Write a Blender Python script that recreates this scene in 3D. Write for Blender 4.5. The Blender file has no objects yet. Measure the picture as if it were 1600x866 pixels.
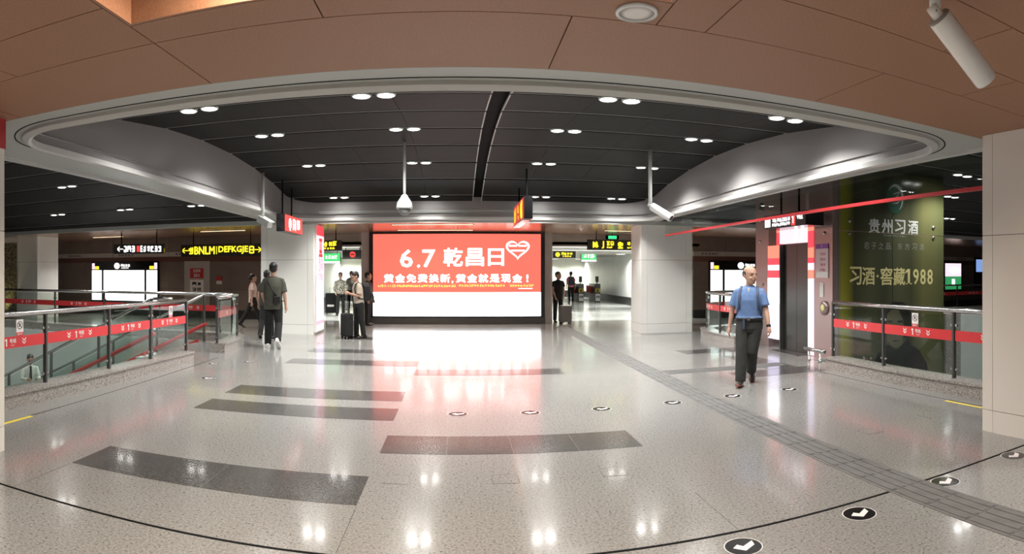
import bpy, math, random
from mathutils import Vector, Matrix
random.seed(7)
R = math.radians
SC = bpy.context.scene
COL = SC.collection

# ------------------------------------------------------------------ camera
F, XC, YC, EYE = 950.0, 715.0, 427.0, 1.6      # stitched phone panorama: pixels per radian, hall axis, horizon, eye height
cam = bpy.data.cameras.new('camera')
cam.type = 'PANO'; cam.panorama_type = 'CENTRAL_CYLINDRICAL'
cam.central_cylindrical_range_u_min = -800 / F; cam.central_cylindrical_range_u_max = 800 / F
cam.central_cylindrical_range_v_min = (YC - 866) / F; cam.central_cylindrical_range_v_max = YC / F
cam.central_cylindrical_radius = 1.0
cam_o = bpy.data.objects.new('camera', cam); COL.objects.link(cam_o)
cam_o.location = (0, 0, EYE); cam_o.rotation_euler = (math.pi / 2, 0, -(800 - XC) / F)
SC.camera = cam_o
# ------------------------------------------------------------------ world, exposure
wd = bpy.data.worlds.new('world'); SC.world = wd; wd.use_nodes = True
wd.node_tree.nodes['Background'].inputs[0].default_value = (.02, .02, .02, 1)
SC.view_settings.view_transform = 'Standard'; SC.view_settings.look = 'None'
SC.view_settings.gamma = 1; SC.view_settings.use_curve_mapping = False
SC.view_settings.exposure = 0.18
DL = 410.0        # watts of a pair of hall downlights
NEAR = 410.0      # watts of a downlight over the near part of the hall
ORANGE_SLOT = 120.0
BAY = 320.0
SOFFIT = 32.0
CORR = 105.0

def fl(x, y, z=0.0):                     # pixel -> point at height z
    d = F * (EYE - z) / (y - YC); t = (x - XC) / F
    return Vector((d * math.sin(t), d * math.cos(t), z))
def onY(x, y, Y):                        # pixel -> point on a wall at Y
    t = (x - XC) / F; d = Y / math.cos(t)
    return Vector((Y * math.tan(t), Y, EYE + (YC - y) / F * d))
def onX(x, y, X):
    t = (x - XC) / F; d = X / math.sin(t)
    return Vector((X, X / math.tan(t), EYE + (YC - y) / F * d))

# ------------------------------------------------------------------ materials
MATS = {}
def mat(name, col, rough=.5, metal=0., spec=.5, emit=None, es=0., coat=0.):
    m = bpy.data.materials.new(name); m.use_nodes = True
    b = m.node_tree.nodes['Principled BSDF']
    b.inputs['Base Color'].default_value = (*col, 1); b.inputs['Roughness'].default_value = rough
    b.inputs['Metallic'].default_value = metal; b.inputs['Specular IOR Level'].default_value = spec
    b.inputs['Coat Weight'].default_value = coat
    if emit: b.inputs['Emission Color'].default_value = (*emit, 1); b.inputs['Emission Strength'].default_value = es
    MATS[name] = m
    return m
def nodes(m): return m.node_tree.nodes, m.node_tree.links, m.node_tree.nodes['Principled BSDF']
def noise_col(name, c0, c1, scale, rough=.5, metal=0., detail=4, lo=.35, hi=.65, bump=0., spec=.5, stretch=(1, 1, 1)):
    m = mat(name, c0, rough, metal, spec); n, l, b = nodes(m)
    tc = n.new('ShaderNodeTexCoord'); mp = n.new('ShaderNodeMapping'); mp.inputs['Scale'].default_value = stretch
    nz = n.new('ShaderNodeTexNoise'); nz.inputs['Scale'].default_value = scale; nz.inputs['Detail'].default_value = detail
    cr = n.new('ShaderNodeValToRGB'); cr.color_ramp.elements[0].position = lo; cr.color_ramp.elements[1].position = hi
    cr.color_ramp.elements[0].color = (*c0, 1); cr.color_ramp.elements[1].color = (*c1, 1)
    l.new(tc.outputs['Object'], mp.inputs[0]); l.new(mp.outputs[0], nz.inputs['Vector']); l.new(nz.outputs['Fac'], cr.inputs[0]); l.new(cr.outputs[0], b.inputs['Base Color'])
    if bump:
        bp = n.new('ShaderNodeBump'); bp.inputs['Strength'].default_value = bump; bp.inputs['Distance'].default_value = .01
        l.new(nz.outputs['Fac'], bp.inputs['Height']); l.new(bp.outputs[0], b.inputs['Normal'])
    return m
def granite(name, base, light, dark, rough, amt=.58, gs=48, coat=0., spec=.5):
    m = mat(name, base, rough, spec=spec); n, l, b = nodes(m)
    tc = n.new('ShaderNodeTexCoord')
    n1 = n.new('ShaderNodeTexNoise'); n1.inputs['Scale'].default_value = gs; n1.inputs['Detail'].default_value = 5; n1.inputs['Roughness'].default_value = .7
    r1 = n.new('ShaderNodeValToRGB'); r1.color_ramp.elements[0].position = .36; r1.color_ramp.elements[1].position = amt
    r1.color_ramp.elements[0].color = (*dark, 1); r1.color_ramp.elements[1].color = (*base, 1)
    n2 = n.new('ShaderNodeTexNoise'); n2.inputs['Scale'].default_value = 60; n2.inputs['Detail'].default_value = 3
    r2 = n.new('ShaderNodeValToRGB'); r2.color_ramp.elements[0].position = .45; r2.color_ramp.elements[1].position = .7
    mx = n.new('ShaderNodeMixRGB'); mx.inputs[2].default_value = (*light, 1)
    n3 = n.new('ShaderNodeTexNoise'); n3.inputs['Scale'].default_value = 1.3; n3.inputs['Detail'].default_value = 3
    mr = n.new('ShaderNodeMapRange'); mr.inputs[3].default_value = rough * .75; mr.inputs[4].default_value = rough * 1.35
    b.inputs['Coat Weight'].default_value = coat; b.inputs['Coat Roughness'].default_value = .07
    for k in (n1, n2, n3): l.new(tc.outputs['Object'], k.inputs['Vector'])
    l.new(n1.outputs['Fac'], r1.inputs[0]); l.new(n2.outputs['Fac'], r2.inputs[0]); l.new(r2.outputs[0], mx.inputs[0])
    l.new(r1.outputs[0], mx.inputs[1]); l.new(mx.outputs[0], b.inputs['Base Color'])
    l.new(n3.outputs['Fac'], mr.inputs[0]); l.new(mr.outputs[0], b.inputs['Roughness'])
    return m
def emis(name, col, s):
    m = mat(name, tuple(min(1, c) * .3 for c in col), .4, emit=col, es=s); return m
def glass(name, tint, refl=.12, haze=None):
    m = bpy.data.materials.new(name); m.use_nodes = True; n = m.node_tree.nodes; l = m.node_tree.links; n.clear()
    out = n.new('ShaderNodeOutputMaterial'); tr = n.new('ShaderNodeBsdfTransparent'); tr.inputs[0].default_value = (*tint, 1)
    gl = n.new('ShaderNodeBsdfGlossy'); gl.inputs['Roughness'].default_value = .02; gl.inputs[0].default_value = (.9, .95, .92, 1)
    fr = n.new('ShaderNodeFresnel'); fr.inputs[0].default_value = 1.4
    mx = n.new('ShaderNodeMixShader'); ge = n.new('ShaderNodeNewGeometry'); iv = n.new('ShaderNodeMath'); iv.operation = 'SUBTRACT'; iv.inputs[0].default_value = 1; l.new(ge.outputs['Backfacing'], iv.inputs[1])
    mu = n.new('ShaderNodeMath'); mu.operation = 'MULTIPLY'; l.new(fr.outputs[0], mu.inputs[0]); l.new(iv.outputs[0], mu.inputs[1]); l.new(mu.outputs[0], mx.inputs[0]); l.new(tr.outputs[0], mx.inputs[1]); l.new(gl.outputs[0], mx.inputs[2])
    l.new(mx.outputs[0], out.inputs[0]); MATS[name] = m; return m

granite('granite', (.245, .241, .229), (.335, .331, .318), (.075, .070, .061), .17, .47, 48, .30, .5)
granite('granite_dark', (.085, .083, .081), (.115, .114, .11), (.05, .05, .048), .17, .58, 48, .30, .4)
granite('granite_curb', (.34, .31, .28), (.46, .43, .40), (.10, .09, .08), .22)
granite('corridor_floor', (.55, .57, .55), (.65, .66, .64), (.4, .42, .4), .12)
noise_col('tactile', (.13, .128, .124), (.17, .167, .162), 8, .45, spec=.3)
noise_col('orange', (.30, .145, .082), (.36, .185, .11), 90, .55, detail=2, bump=.05)
mat('orange_metal', (.52, .30, .19), .22, .75)
mat('ring', (.44, .45, .43), .45)
mat('lip', (.55, .55, .53), .4)
mat('fascia', (.285, .272, .27), .42)
noise_col('dark_panel', (.0138, .0136, .0127), (.018, .0176, .0166), 3, .6, spec=.1)
mat('panel_edge', (.36, .36, .35), .4)
mat('black', (.004, .004, .004), .7, spec=.05)
mat('black_gloss', (.012, .012, .013), .15)
noise_col('enamel', (.80, .80, .76), (.84, .84, .80), .8, .18)
mat('enamel_warm', (.82, .78, .73), .2)
noise_col('brown_wall', (.17, .135, .115), (.20, .16, .14), 2, .28)
mat('brown_red', (.13, .055, .04), .35)
mat('map_band', (.42, .38, .35), .4)
noise_col('wall_grey', (.40, .37, .34), (.46, .43, .40), 2, .4)
noise_col('wall_cream', (.66, .66, .56), (.72, .72, .64), 2, .35)
noise_col('wall_white', (.70, .72, .70), (.76, .78, .76), 2, .3)
noise_col('stair_wall', (.60, .63, .61), (.66, .69, .67), 1, .35)
mat('plinth', (.03, .03, .03), .3)
mat('steel', (.55, .54, .53), .22, 1.)
mat('steel_dark', (.10, .097, .093), .35, .5)
mat('lift_steel', (.33, .25, .235), .3, .55)
mat('lift_door', (.035, .038, .033), .25, .5)
mat('white_plastic', (.72, .73, .72), .35)
mat('grey_plastic', (.22, .22, .22), .4)
mat('red_band', (.66, .04, .045), .35)
mat('red_trim', (.50, .03, .035), .35)
mat('red_paint', (.45, .03, .03), .4)
mat('white_print', (.85, .83, .80), .4)
mat('white_card', (.80, .76, .74), .4)
mat('yellow_line', (.75, .58, .05), .5)
mat('stair_tread', (.45, .44, .42), .4)
mat('green_emblem', (.02, .09, .05), .35)
mat('print_silver', (.50, .52, .50), .35)
mat('print_faint', (.22, .24, .20), .4)
mat('print_gold', (.62, .56, .26), .4)
mat('coat_print', (.008, .009, .009), .35)
mat('face_print', (.11, .095, .055), .4)
mat('hair_print', (.012, .012, .01), .4)
mat('pink_paper', (.80, .60, .63), .5); mat('purple_print', (.25, .05, .34), .4)
emis('screen_coral', (1.0, .17, .12), 1.0)
emis('screen_white', (.97, .98, 1.0), 3.2)
emis('screen_text', (1, .97, .95), 2.6)
emis('screen_yellow', (1, .62, .12), 1.5)
emis('screen_faint', (.80, .80, .86), 1.1)
emis('box_white', (.97, .99, 1.0), 2.6)
emis('sign_white', (1, .97, .97), 1.6)
emis('sign_yellow', (1, .83, .03), 1.25)
emis('sign_red', (.9, .07, .06), .9)
emis('sign_red_dim', (.75, .06, .05), .65)
emis('sign_orange', (1, .5, .02), 1.2)
emis('sign_green', (.08, .65, .18), 1.0)
emis('exit_green', (.05, .9, .3), 1.2)
mat('edge_metal', (.82, .82, .85), .12, .9)
emis('lamp', (1, .98, .94), 30.0)
emis('lamp_soft', (1, .98, .93), 1.5)
emis('warm_strip', (1, .72, .45), 3.0)
emis('pink_panel', (1, .45, .55), 1.0)
emis('pink_light', (.98, .70, .78), 1.1)
emis('coral_panel', (1.0, .28, .18), .95)
emis('red_panel', (.95, .06, .09), .95)
emis('tv_blue', (.25, .4, .8), .8)
emis('tv_green', (.05, .4, .14), .7)
emis('lilac_panel', (.80, .76, 1.0), 1.1)
glass('glass', (.87, .92, .90))
glass('glass_clear', (.90, .93, .91))
# light-box print on the column: pink above, lilac below (printed colours)
# olive printed film on the lift shaft: vertical folds like a curtain
m = mat('olive_film', (.1, .1, .03), .16); n, l, b = nodes(m)
tc = n.new('ShaderNodeTexCoord'); sp = n.new('ShaderNodeSeparateXYZ'); l.new(tc.outputs['Object'], sp.inputs[0])
mr = n.new('ShaderNodeMapRange'); mr.inputs[1].default_value = 0; mr.inputs[2].default_value = 2.95; l.new(sp.outputs[0], mr.inputs[0])
cr = n.new('ShaderNodeValToRGB'); e = cr.color_ramp.elements
e[0].position = 0; e[0].color = (.16, .14, .13, 1); e[1].position = 1; e[1].color = (.07, .08, .035, 1)
for p_, c_ in ((.05, (.17, .15, .12)), (.07, (.25, .24, .03)), (.13, (.16, .155, .025)), (.17, (.05, .052, .03)), (.3, (.075, .08, .045)), (.42, (.05, .055, .035)),
               (.55, (.085, .09, .05)), (.66, (.06, .065, .035)), (.78, (.12, .12, .05)), (.9, (.10, .105, .045))):
    q = e.new(p_); q.color = (*c_, 1)
l.new(mr.outputs[0], cr.inputs[0]); l.new(cr.outputs[0], b.inputs['Base Color'])
# rough rock relief lit on the far left pillar
m = noise_col('rock', (.05, .045, .03), (.30, .26, .16), 9, .8, bump=1.0, stretch=(1, 1, 2.2))
# clothes, skin
mat('skin', (.43, .25, .175), .5); mat('skin_dark', (.26, .15, .10), .5); mat('lips', (.26, .10, .085), .5)
mat('hair', (.008, .007, .007), .45); mat('eye', (.01, .008, .008), .2)
noise_col('blue_polo', (.105, .18, .36), (.13, .215, .41), 14, .85, bump=.25)
noise_col('olive_shirt', (.045, .046, .034), (.06, .061, .046), 12, .9, bump=.2)
noise_col('charcoal', (.020, .021, .019), (.030, .031, .028), 12, .85, bump=.25)
noise_col('black_cloth', (.006, .006, .006), (.011, .011, .011), 12, .9, bump=.2)
noise_col('white_shirt', (.62, .60, .55), (.72, .70, .66), 10, .85, bump=.2)
noise_col('beige_shirt', (.42, .35, .27), (.52, .44, .35), 10, .85, bump=.2)
noise_col('pink_shirt', (.60, .40, .36), (.72, .60, .54), 4, .85)
noise_col('check_shirt', (.05, .05, .045), (.42, .40, .33), 30, .85, lo=.45, hi=.55)
mat('salmon', (.70, .18, .20), .8)
mat('navy_strap', (.05, .07, .12), .7); mat('shoe_brown', (.03, .018, .014), .4); mat('shoe_red', (.30, .05, .03), .5)
mat('shoe_white', (.72, .72, .70), .5); mat('suitcase_grey', (.12, .117, .114), .35); mat('leather', (.01, .01, .01), .35)

# ------------------------------------------------------------------ mesh builder
class MB:
    def __init__(s): s.v = []; s.f = []
    def add(s, vs, fs):
        o = len(s.v); s.v += [Vector(p) for p in vs]; s.f += [tuple(i + o for i in f) for f in fs]; return s
    def box(s, x0, x1, y0, y1, z0, z1):
        return s.add([(x0, y0, z0), (x1, y0, z0), (x1, y1, z0), (x0, y1, z0), (x0, y0, z1), (x1, y0, z1), (x1, y1, z1), (x0, y1, z1)],
                     [(3, 2, 1, 0), (4, 5, 6, 7), (0, 1, 5, 4), (1, 2, 6, 5), (2, 3, 7, 6), (3, 0, 4, 7)])
    def rings(s, rs, cap=True):
        n = len(rs[0]); vs = [p for r in rs for p in r]; fs = []
        for k in range(len(rs) - 1):
            for i in range(n):
                j = (i + 1) % n; fs.append((k * n + i, k * n + j, (k + 1) * n + j, (k + 1) * n + i))
        if cap: fs += [tuple(range(n - 1, -1, -1)), tuple((len(rs) - 1) * n + i for i in range(n))]
        return s.add(vs, fs)
    def tube(s, pts, rad, n=12, cap=True, sq=None):
        pts = [Vector(p) for p in pts]; rad = rad if isinstance(rad, (list, tuple)) else [rad] * len(pts)
        rs = []; u = None
        for i, p in enumerate(pts):
            d = (pts[min(i + 1, len(pts) - 1)] - pts[max(i - 1, 0)]).normalized()
            if u is None:
                u = d.cross(Vector((0, 0, 1)))
                if u.length < .05: u = Vector((1, 0, 0))
            u = (u - d * u.dot(d)).normalized(); w = d.cross(u)
            a, b = (1, 1) if sq is None else sq
            rs.append([p + u * (math.cos(t) * rad[i] * a) + w * (math.sin(t) * rad[i] * b) for t in [2 * math.pi * k / n for k in range(n)]])
        return s.rings(rs, cap)
    def cyl(s, p0, p1, r0, r1=None, n=16): return s.tube([p0, p1], [r0, r0 if r1 is None else r1], n)
    def lathe(s, prof, c=(0, 0, 0), n=20):           # (r, z) profile
        return s.rings([[(c[0] + r * math.cos(2 * math.pi * k / n), c[1] + r * math.sin(2 * math.pi * k / n), c[2] + z) for k in range(n)] for r, z in prof])
    def ell(s, c, r, n=16, m=10):
        c = Vector(c); rs = []
        for i in range(m + 1):
            t = math.pi * (.02 + .96 * i / m); q = math.sin(t)
            rs.append([(c.x + r[0] * q * math.cos(a), c.y + r[1] * q * math.sin(a), c.z - r[2] * math.cos(t)) for a in [2 * math.pi * k / n for k in range(n)]])
        return s.rings(rs)
    def prism(s, pts, y0, y1):                        # outline in (x, z), thickness along y; outline counter-clockwise seen from -y
        n = len(pts)
        return s.add([(x, y0, z) for x, z in pts] + [(x, y1, z) for x, z in pts],
                     [tuple(range(n)), tuple(range(2 * n - 1, n - 1, -1))] + [((i + 1) % n, i, n + i, n + (i + 1) % n) for i in range(n)])
    def slab(s, pts, z0, z1):                         # outline in (x, y), ccw
        n = len(pts)
        return s.add([(x, y, z0) for x, y in pts] + [(x, y, z1) for x, y in pts],
                     [tuple(range(n - 1, -1, -1)), tuple(range(n, 2 * n))] + [(i, (i + 1) % n, n + (i + 1) % n, n + i) for i in range(n)])
    def xf(s, M): s.v = [M @ p for p in s.v]; return s
    def rz(s, a, loc=(0, 0, 0)): return s.xf(Matrix.Translation(loc) @ Matrix.Rotation(a, 4, 'Z'))
    def merge(s, o): return s.add(o.v, o.f)
    def mesh(s, name, smooth=False):
        me = bpy.data.meshes.new(name); me.from_pydata([tuple(p) for p in s.v], [], s.f); me.update()
        if smooth: me.polygons.foreach_set('use_smooth', [True] * len(me.polygons))
        return me
LOC = {}
def obj(name, mb, material, parent=None, smooth=False, world=False, bevel=0):
    if isinstance(mb, MB):
        off = LOC.get(parent, Vector()) if (world and parent) else Vector()
        if off.length: mb.v = [p - off for p in mb.v]
        me = mb.mesh(name, smooth)
    else: me = mb
    if not me.materials: me.materials.append(MATS[material])
    o = bpy.data.objects.new(name, me); COL.objects.link(o)
    if smooth == 'auto': pass
    if parent: o.parent = parent
    if name == 'lettering' and len(me.polygons) > 1: o['kind'] = 'stuff'
    if bevel:
        b = o.modifiers.new('bevel', 'BEVEL'); b.width = bevel; b.segments = 2; b.limit_method = 'ANGLE'
    return o
def tag(o, label, cat, group=None):
    o['label'] = label; o['category'] = cat
    if group: o['group'] = group
    return o
def thing(name, label, cat, loc=(0, 0, 0), rz=0, group=None):
    o = bpy.data.objects.new(name, None); COL.objects.link(o); o.location = loc; o.rotation_euler = (0, 0, rz); o.empty_display_size = .1
    LOC[o] = Vector(loc); return tag(o, label, cat, group)
def struct(name, mb=None, material=None, loc=(0, 0, 0)):
    if mb is None:
        o = bpy.data.objects.new(name, None); COL.objects.link(o); o.location = loc; LOC[o] = Vector(loc)
    else: o = obj(name, mb, material)
    o['kind'] = 'structure'; return o
def dup(o, parent=None, loc=None):
    c = o.copy(); COL.objects.link(c); c.parent = parent
    if loc is not None: c.location = loc
    for ch in list(o.children): dup(ch, c)
    return c
def lamp(kind, loc, power, col=(1, .985, .955), size=.2, parent=None, rot=(0, 0, 0), spot=R(120), size_y=None, spread=180, name='lamp_light'):
    d = bpy.data.lights.new(name, kind); d.energy = power; d.color = col
    if kind == 'SPOT': d.spot_size = spot; d.spot_blend = .6; d.shadow_soft_size = size
    elif kind == 'AREA':
        d.size = size; d.spread = R(spread)
        if size_y: d.shape = 'RECTANGLE'; d.size_y = size_y
    else: d.shadow_soft_size = size
    o = bpy.data.objects.new(name, d); COL.objects.link(o); o.location = loc; o.rotation_euler = rot
    if parent: o.parent = parent
    return o
TC = {}
def text(body, w=None, h=.1, bold=0., ex=.002):      # lettering in the (x, z) plane facing -y, centred; bold thickens the strokes by overprinting
    if body not in TC:
        c = bpy.data.curves.new('t', 'FONT'); c.body = body; c.resolution_u = 2
        o = bpy.data.objects.new('t', c); COL.objects.link(o)
        me = bpy.data.meshes.new_from_object(o.evaluated_get(bpy.context.evaluated_depsgraph_get()))
        TC[body] = ([tuple(v.co) for v in me.vertices], [tuple(p.vertices) for p in me.polygons])
        bpy.data.objects.remove(o); bpy.data.curves.remove(c); bpy.data.meshes.remove(me)
    vs, fs = TC[body]
    xs = [p[0] for p in vs]; ys = [p[1] for p in vs]; x0, x1, y0, y1 = min(xs), max(xs), min(ys), max(ys)
    sy = h / (y1 - y0); sx = sy if w is None else w / (x1 - x0)
    mb = MB(); bo = bold * h
    for k, (ox, oz) in enumerate(((0, 0),) if not bold else ((-1, 0), (1, 0), (0, 1), (0, -1), (.7, .7), (-.7, .7), (.7, -.7), (-.7, -.7))):
        mb.add([((p[0] - (x0 + x1) / 2) * sx + ox * bo, -ex - k * .0002, (p[1] - (y0 + y1) / 2) * sy + oz * bo) for p in vs], fs)
    return mb
def glyphs(n, w, h, ex=.002, seed=1, th=.16):         # rows of strokes like lettering too small to read
    rnd = random.Random(seed); mb = MB(); cw = w / n
    for i in range(n):
        cx = -w / 2 + cw * (i + .5); hw = cw * .42; t = h * th / 2
        for zz in rnd.sample([-.42, -.2, 0., .2, .42], 3):
            a = hw * rnd.uniform(.6, 1); mb.box(cx - a, cx + a, -ex, 0, zz * h - t, zz * h + t)
        for xx in rnd.sample([-.8, -.3, 0., .35, .8], 2):
            t2 = min(t, cw * .1); mb.box(cx + xx * hw - t2, cx + xx * hw + t2, -ex, 0, -.45 * h, .45 * h)
    return mb
def put(mb, x, y, z): return mb.xf(Matrix.Translation((x, y, z)))
def arrow(s, left=True):
    k = -1 if left else 1
    mb = MB()
    mb.box(-.5 * s, .5 * s, -.002, 0, -.07 * s, .07 * s)
    for q in (-1, 1):
        pts = [(k * .5 * s, 0), (k * .5 * s, .16 * s * q), (k * .1 * s, .45 * s * q), (k * .1 * s, .28 * s * q)]
        if k * q > 0: pts = pts[::-1]
        mb.prism(pts if k * q < 0 else pts, -.002, 0)
    return mb
def one(h, serif=False):                              # the figure 1 with its flag
    mb = MB().box(-.10 * h, .10 * h, -.002, 0, -.5 * h, .5 * h); mb.prism([(-.30 * h, .20 * h), (-.10 * h, .32 * h), (-.10 * h, .5 * h), (-.30 * h, .36 * h)], -.002, 0)
    if serif: mb.box(-.26 * h, .26 * h, -.002, 0, -.5 * h, -.43 * h)
    return mb
def chevron(s):                                       # double chevron pointing down
    mb = MB()
    for dz in (.28 * s, -.22 * s):
        for q in (-1, 1):
            pts = [(0, dz - .28 * s), (q * .45 * s, dz + .12 * s), (q * .45 * s, dz + .32 * s), (0, dz - .06 * s)]
            mb.prism(pts if q > 0 else pts[::-1], -.003, 0)
    return mb

# ------------------------------------------------------------------ heights and lines of the hall
HC = 3.0                       # near ceiling
OX0, OX1, OY0, OY1 = -4.2, 4.85, 4.5, 15.3      # ceiling opening
RX0, RX1, RY0 = -5.0, 5.2, 4.13
SEAMS = [5.49 + 1.35 * k for k in range(8)]
def vault(y): return 3.9 - (y - 10.5) ** 2 / 50
BACK, WX = 20.0, 25.0

# ------------------------------------------------------------------ floor
LV = (-13.2, -5.05, 3.0, 13.15)     # left stair void
RV = (6.15, 14.0, 3.0, 9.35)        # right void
mb = MB()
xs = sorted([-WX, LV[0], LV[1], RV[0], RV[1], WX]); ys = sorted([-8, 3.0, RV[3], LV[3], BACK])
for i in range(len(xs) - 1):
    for j in range(len(ys) - 1):
        cx, cy = (xs[i] + xs[i + 1]) / 2, (ys[j] + ys[j + 1]) / 2
        if any(v[0] < cx < v[1] and v[2] < cy < v[3] for v in (LV, RV)): continue
        mb.box(xs[i], xs[i + 1], ys[j], ys[j + 1], -.35, 0)
floor = struct('floor', mb, 'granite')
def floor_piece(name, x0, x1, y0, y1, m, h=.002):
    return obj(name, MB().box(x0, x1, y0, y1, -.01, h), m, floor)
TX = (-3.04, -.69, 1.69)
for x0, x1, y0, y1, n in ((TX[0], TX[1], 4.13, 4.73, 2), (TX[1], TX[2], 5.36, 5.95, 4), (TX[0], TX[1], 6.55, 7.13, 2), (TX[0], TX[1], 7.55, 8.16, 2),
                          (TX[0], TX[1], 10.4, 11.0, 2), (TX[1], TX[2], 9.5, 10.05, 2), (TX[0], TX[1], 12.0, 12.55, 2), (TX[0], TX[1], 14.45, 15.0, 2),
                          (4.4, 6.0, 11.15, 11.75, 2), (4.2, 5.72, 8.25, 8.8, 2), (4.95, 5.5, 8.82, 10.6, 2), (4.75, 6.1, 15.0, 15.38, 2), (9, 11.4, 14.4, 15, 2),
                          (TX[1], TX[2], 17.0, 17.6, 2), (5.4, 7.8, 17.2, 17.8, 2), (-9, -6.6, 16.6, 17.2, 2)):
    wx, wy = (x1 - x0) / n, (y1 - y0) / n
    for k in range(n):
        if x1 - x0 > y1 - y0: floor_piece('dark_slab', x0 + k * wx, x0 + (k + 1) * wx - .004, y0, y1, 'granite_dark')
        else: floor_piece('dark_slab', x0, x1, y0 + k * wy, y0 + (k + 1) * wy - .004, 'granite_dark')
# tactile paving
tp = MB().box(0, .36, 0, .36, -.01, .003)
for k in range(4): tp.box(.03 + k * .085, .075 + k * .085, .01, .35, .003, .007)
tme = tp.mesh('tactile_tile'); tme.materials.append(MATS['tactile'])
y = -1.0
while y < 17.6:
    o = obj('tactile_tile', tme, None, floor); o.location = (2.9, y, 0); y += .364
tp = MB().box(0, .36, 0, .36, -.01, .003)
for k in range(4): tp.box(.01, .35, .03 + k * .085, .075 + k * .085, .003, .007)
tm2 = tp.mesh('tactile_tile'); tm2.materials.append(MATS['tactile'])
x = 3.275
while x < 5.2:
    o = obj('tactile_tile', tm2, None, floor); o.location = (x, 9.05, 0); x += .364
# expansion joints, yellow line, covers
floor_piece('expansion_joint', -7, 2.895, 3.36, 3.385, 'black', .0012)
floor_piece('expansion_joint', 3.265, 9, 3.36, 3.385, 'black', .0012)
floor_piece('expansion_joint', -4.42, -4.405, 4.05, 10.6, 'black', .0012)
floor_piece('expansion_joint', 5.54, 5.555, 4.03, 8.8, 'black', .0012)
floor_piece('yellow_line', -4.41, -4.36, 4.05, 5.2, 'yellow_line', .0025)
floor_piece('yellow_line', 5.46, 5.51, 4.03, 5.3, 'yellow_line', .0025)
for x in (TX[0], TX[1], TX[2]):
    floor_piece('expansion_joint', x - .002, x + .002, 3.4, 4.1, 'granite_dark', .0006)
for cx, cy in ((-.48, 4.69), (.37, 4.71), (1.24, 4.74), (3.87, 4.8), (4.8, 4.87), (-.35, 5.6), (.75, 5.6)):
    h = obj('access_cover', MB().box(cx - .1, cx + .1, cy - .1, cy + .1, -.01, .0012), 'granite' if cy < 5.2 else 'granite_dark', floor)
    e = MB()
    for a, b_, c, d in ((-.104, .104, -.104, -.1), (-.104, .104, .1, .104), (-.104, -.1, -.1, .1), (.1, .104, -.1, .1)): e.box(cx + a, cx + b_, cy + c, cy + d, -.01, .0016)
    obj('joint', e, 'plinth', h)

# ------------------------------------------------------------------ outer walls
def wall(name, x0, x1, y0, y1, z0, z1, m): return struct(name, MB().box(x0, x1, y0, y1, z0, z1), m)
wall('wall_rear', -WX, WX, -8.2, -8, 0, 3.2, 'enamel_warm')
wall('wall_left', -WX - .2, -WX, -8, BACK, 0, 3.9, 'brown_wall')
wall('wall_right', WX, WX + .2, -8, BACK, 0, 3.9, 'brown_wall')
def back_wall(name, x0, x1):
    w = struct(name, MB().box(x0, x1, BACK + .03, BACK + .25, 0, 2.95), 'plinth')
    n = max(1, round((x1 - x0) / 1.25)); dx = (x1 - x0) / n
    for k in range(n):
        a, b_ = x0 + k * dx, x0 + (k + 1) * dx - .012
        obj('panel', MB().box(a, b_, BACK, BACK + .03, .3, 1.02), 'brown_wall', w)
        obj('panel', MB().box(a, b_, BACK, BACK + .03, 1.03, 2.02), 'brown_wall', w)
        obj('frieze_panel', MB().box(a, b_, BACK - .005, BACK + .03, 2.03, 2.20), 'brown_red', w)
        obj('map_panel', MB().box(a, b_, BACK - .02, BACK + .03, 2.21, 2.38), 'map_band', w)
        if k % 2 == 0: obj('lettering', put(glyphs(5, .7, .07, seed=k), (a + b_) / 2, BACK - .021, 2.295), 'plinth', w)
        obj('panel', MB().box(a, b_, BACK, BACK + .03, 2.39, 2.95), 'brown_wall', w)
    obj('skirting', MB().box(x0, x1, BACK - .02, BACK + .03, 0, .29), 'plinth', w)
    return w
back_wall('wall_far_left', -WX, -6.6)
back_wall('wall_far_right', 8.15, WX)
w = struct('wall_far', MB().box(-3.05, 3.0, 19.12, 20.25, 0, 2.95), 'wall_grey')
for x0, x1 in ((-3.05, -2.5), (2.92, 3.0)):
    for z0, z1 in ((0, 1.9), (1.905, 2.9)):
        obj('panel', MB().box(x0, x1 - .005, 19.1, 19.12, z0 + .02, z1), 'wall_grey', w)
wall('wall_lintel_left', -6.6, -3.05, BACK, 20.25, 2.5, 2.95, 'wall_grey')
wall('wall_lintel_right', 3.0, 8.15, BACK, 20.25, 2.5, 2.95, 'wall_grey')
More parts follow.
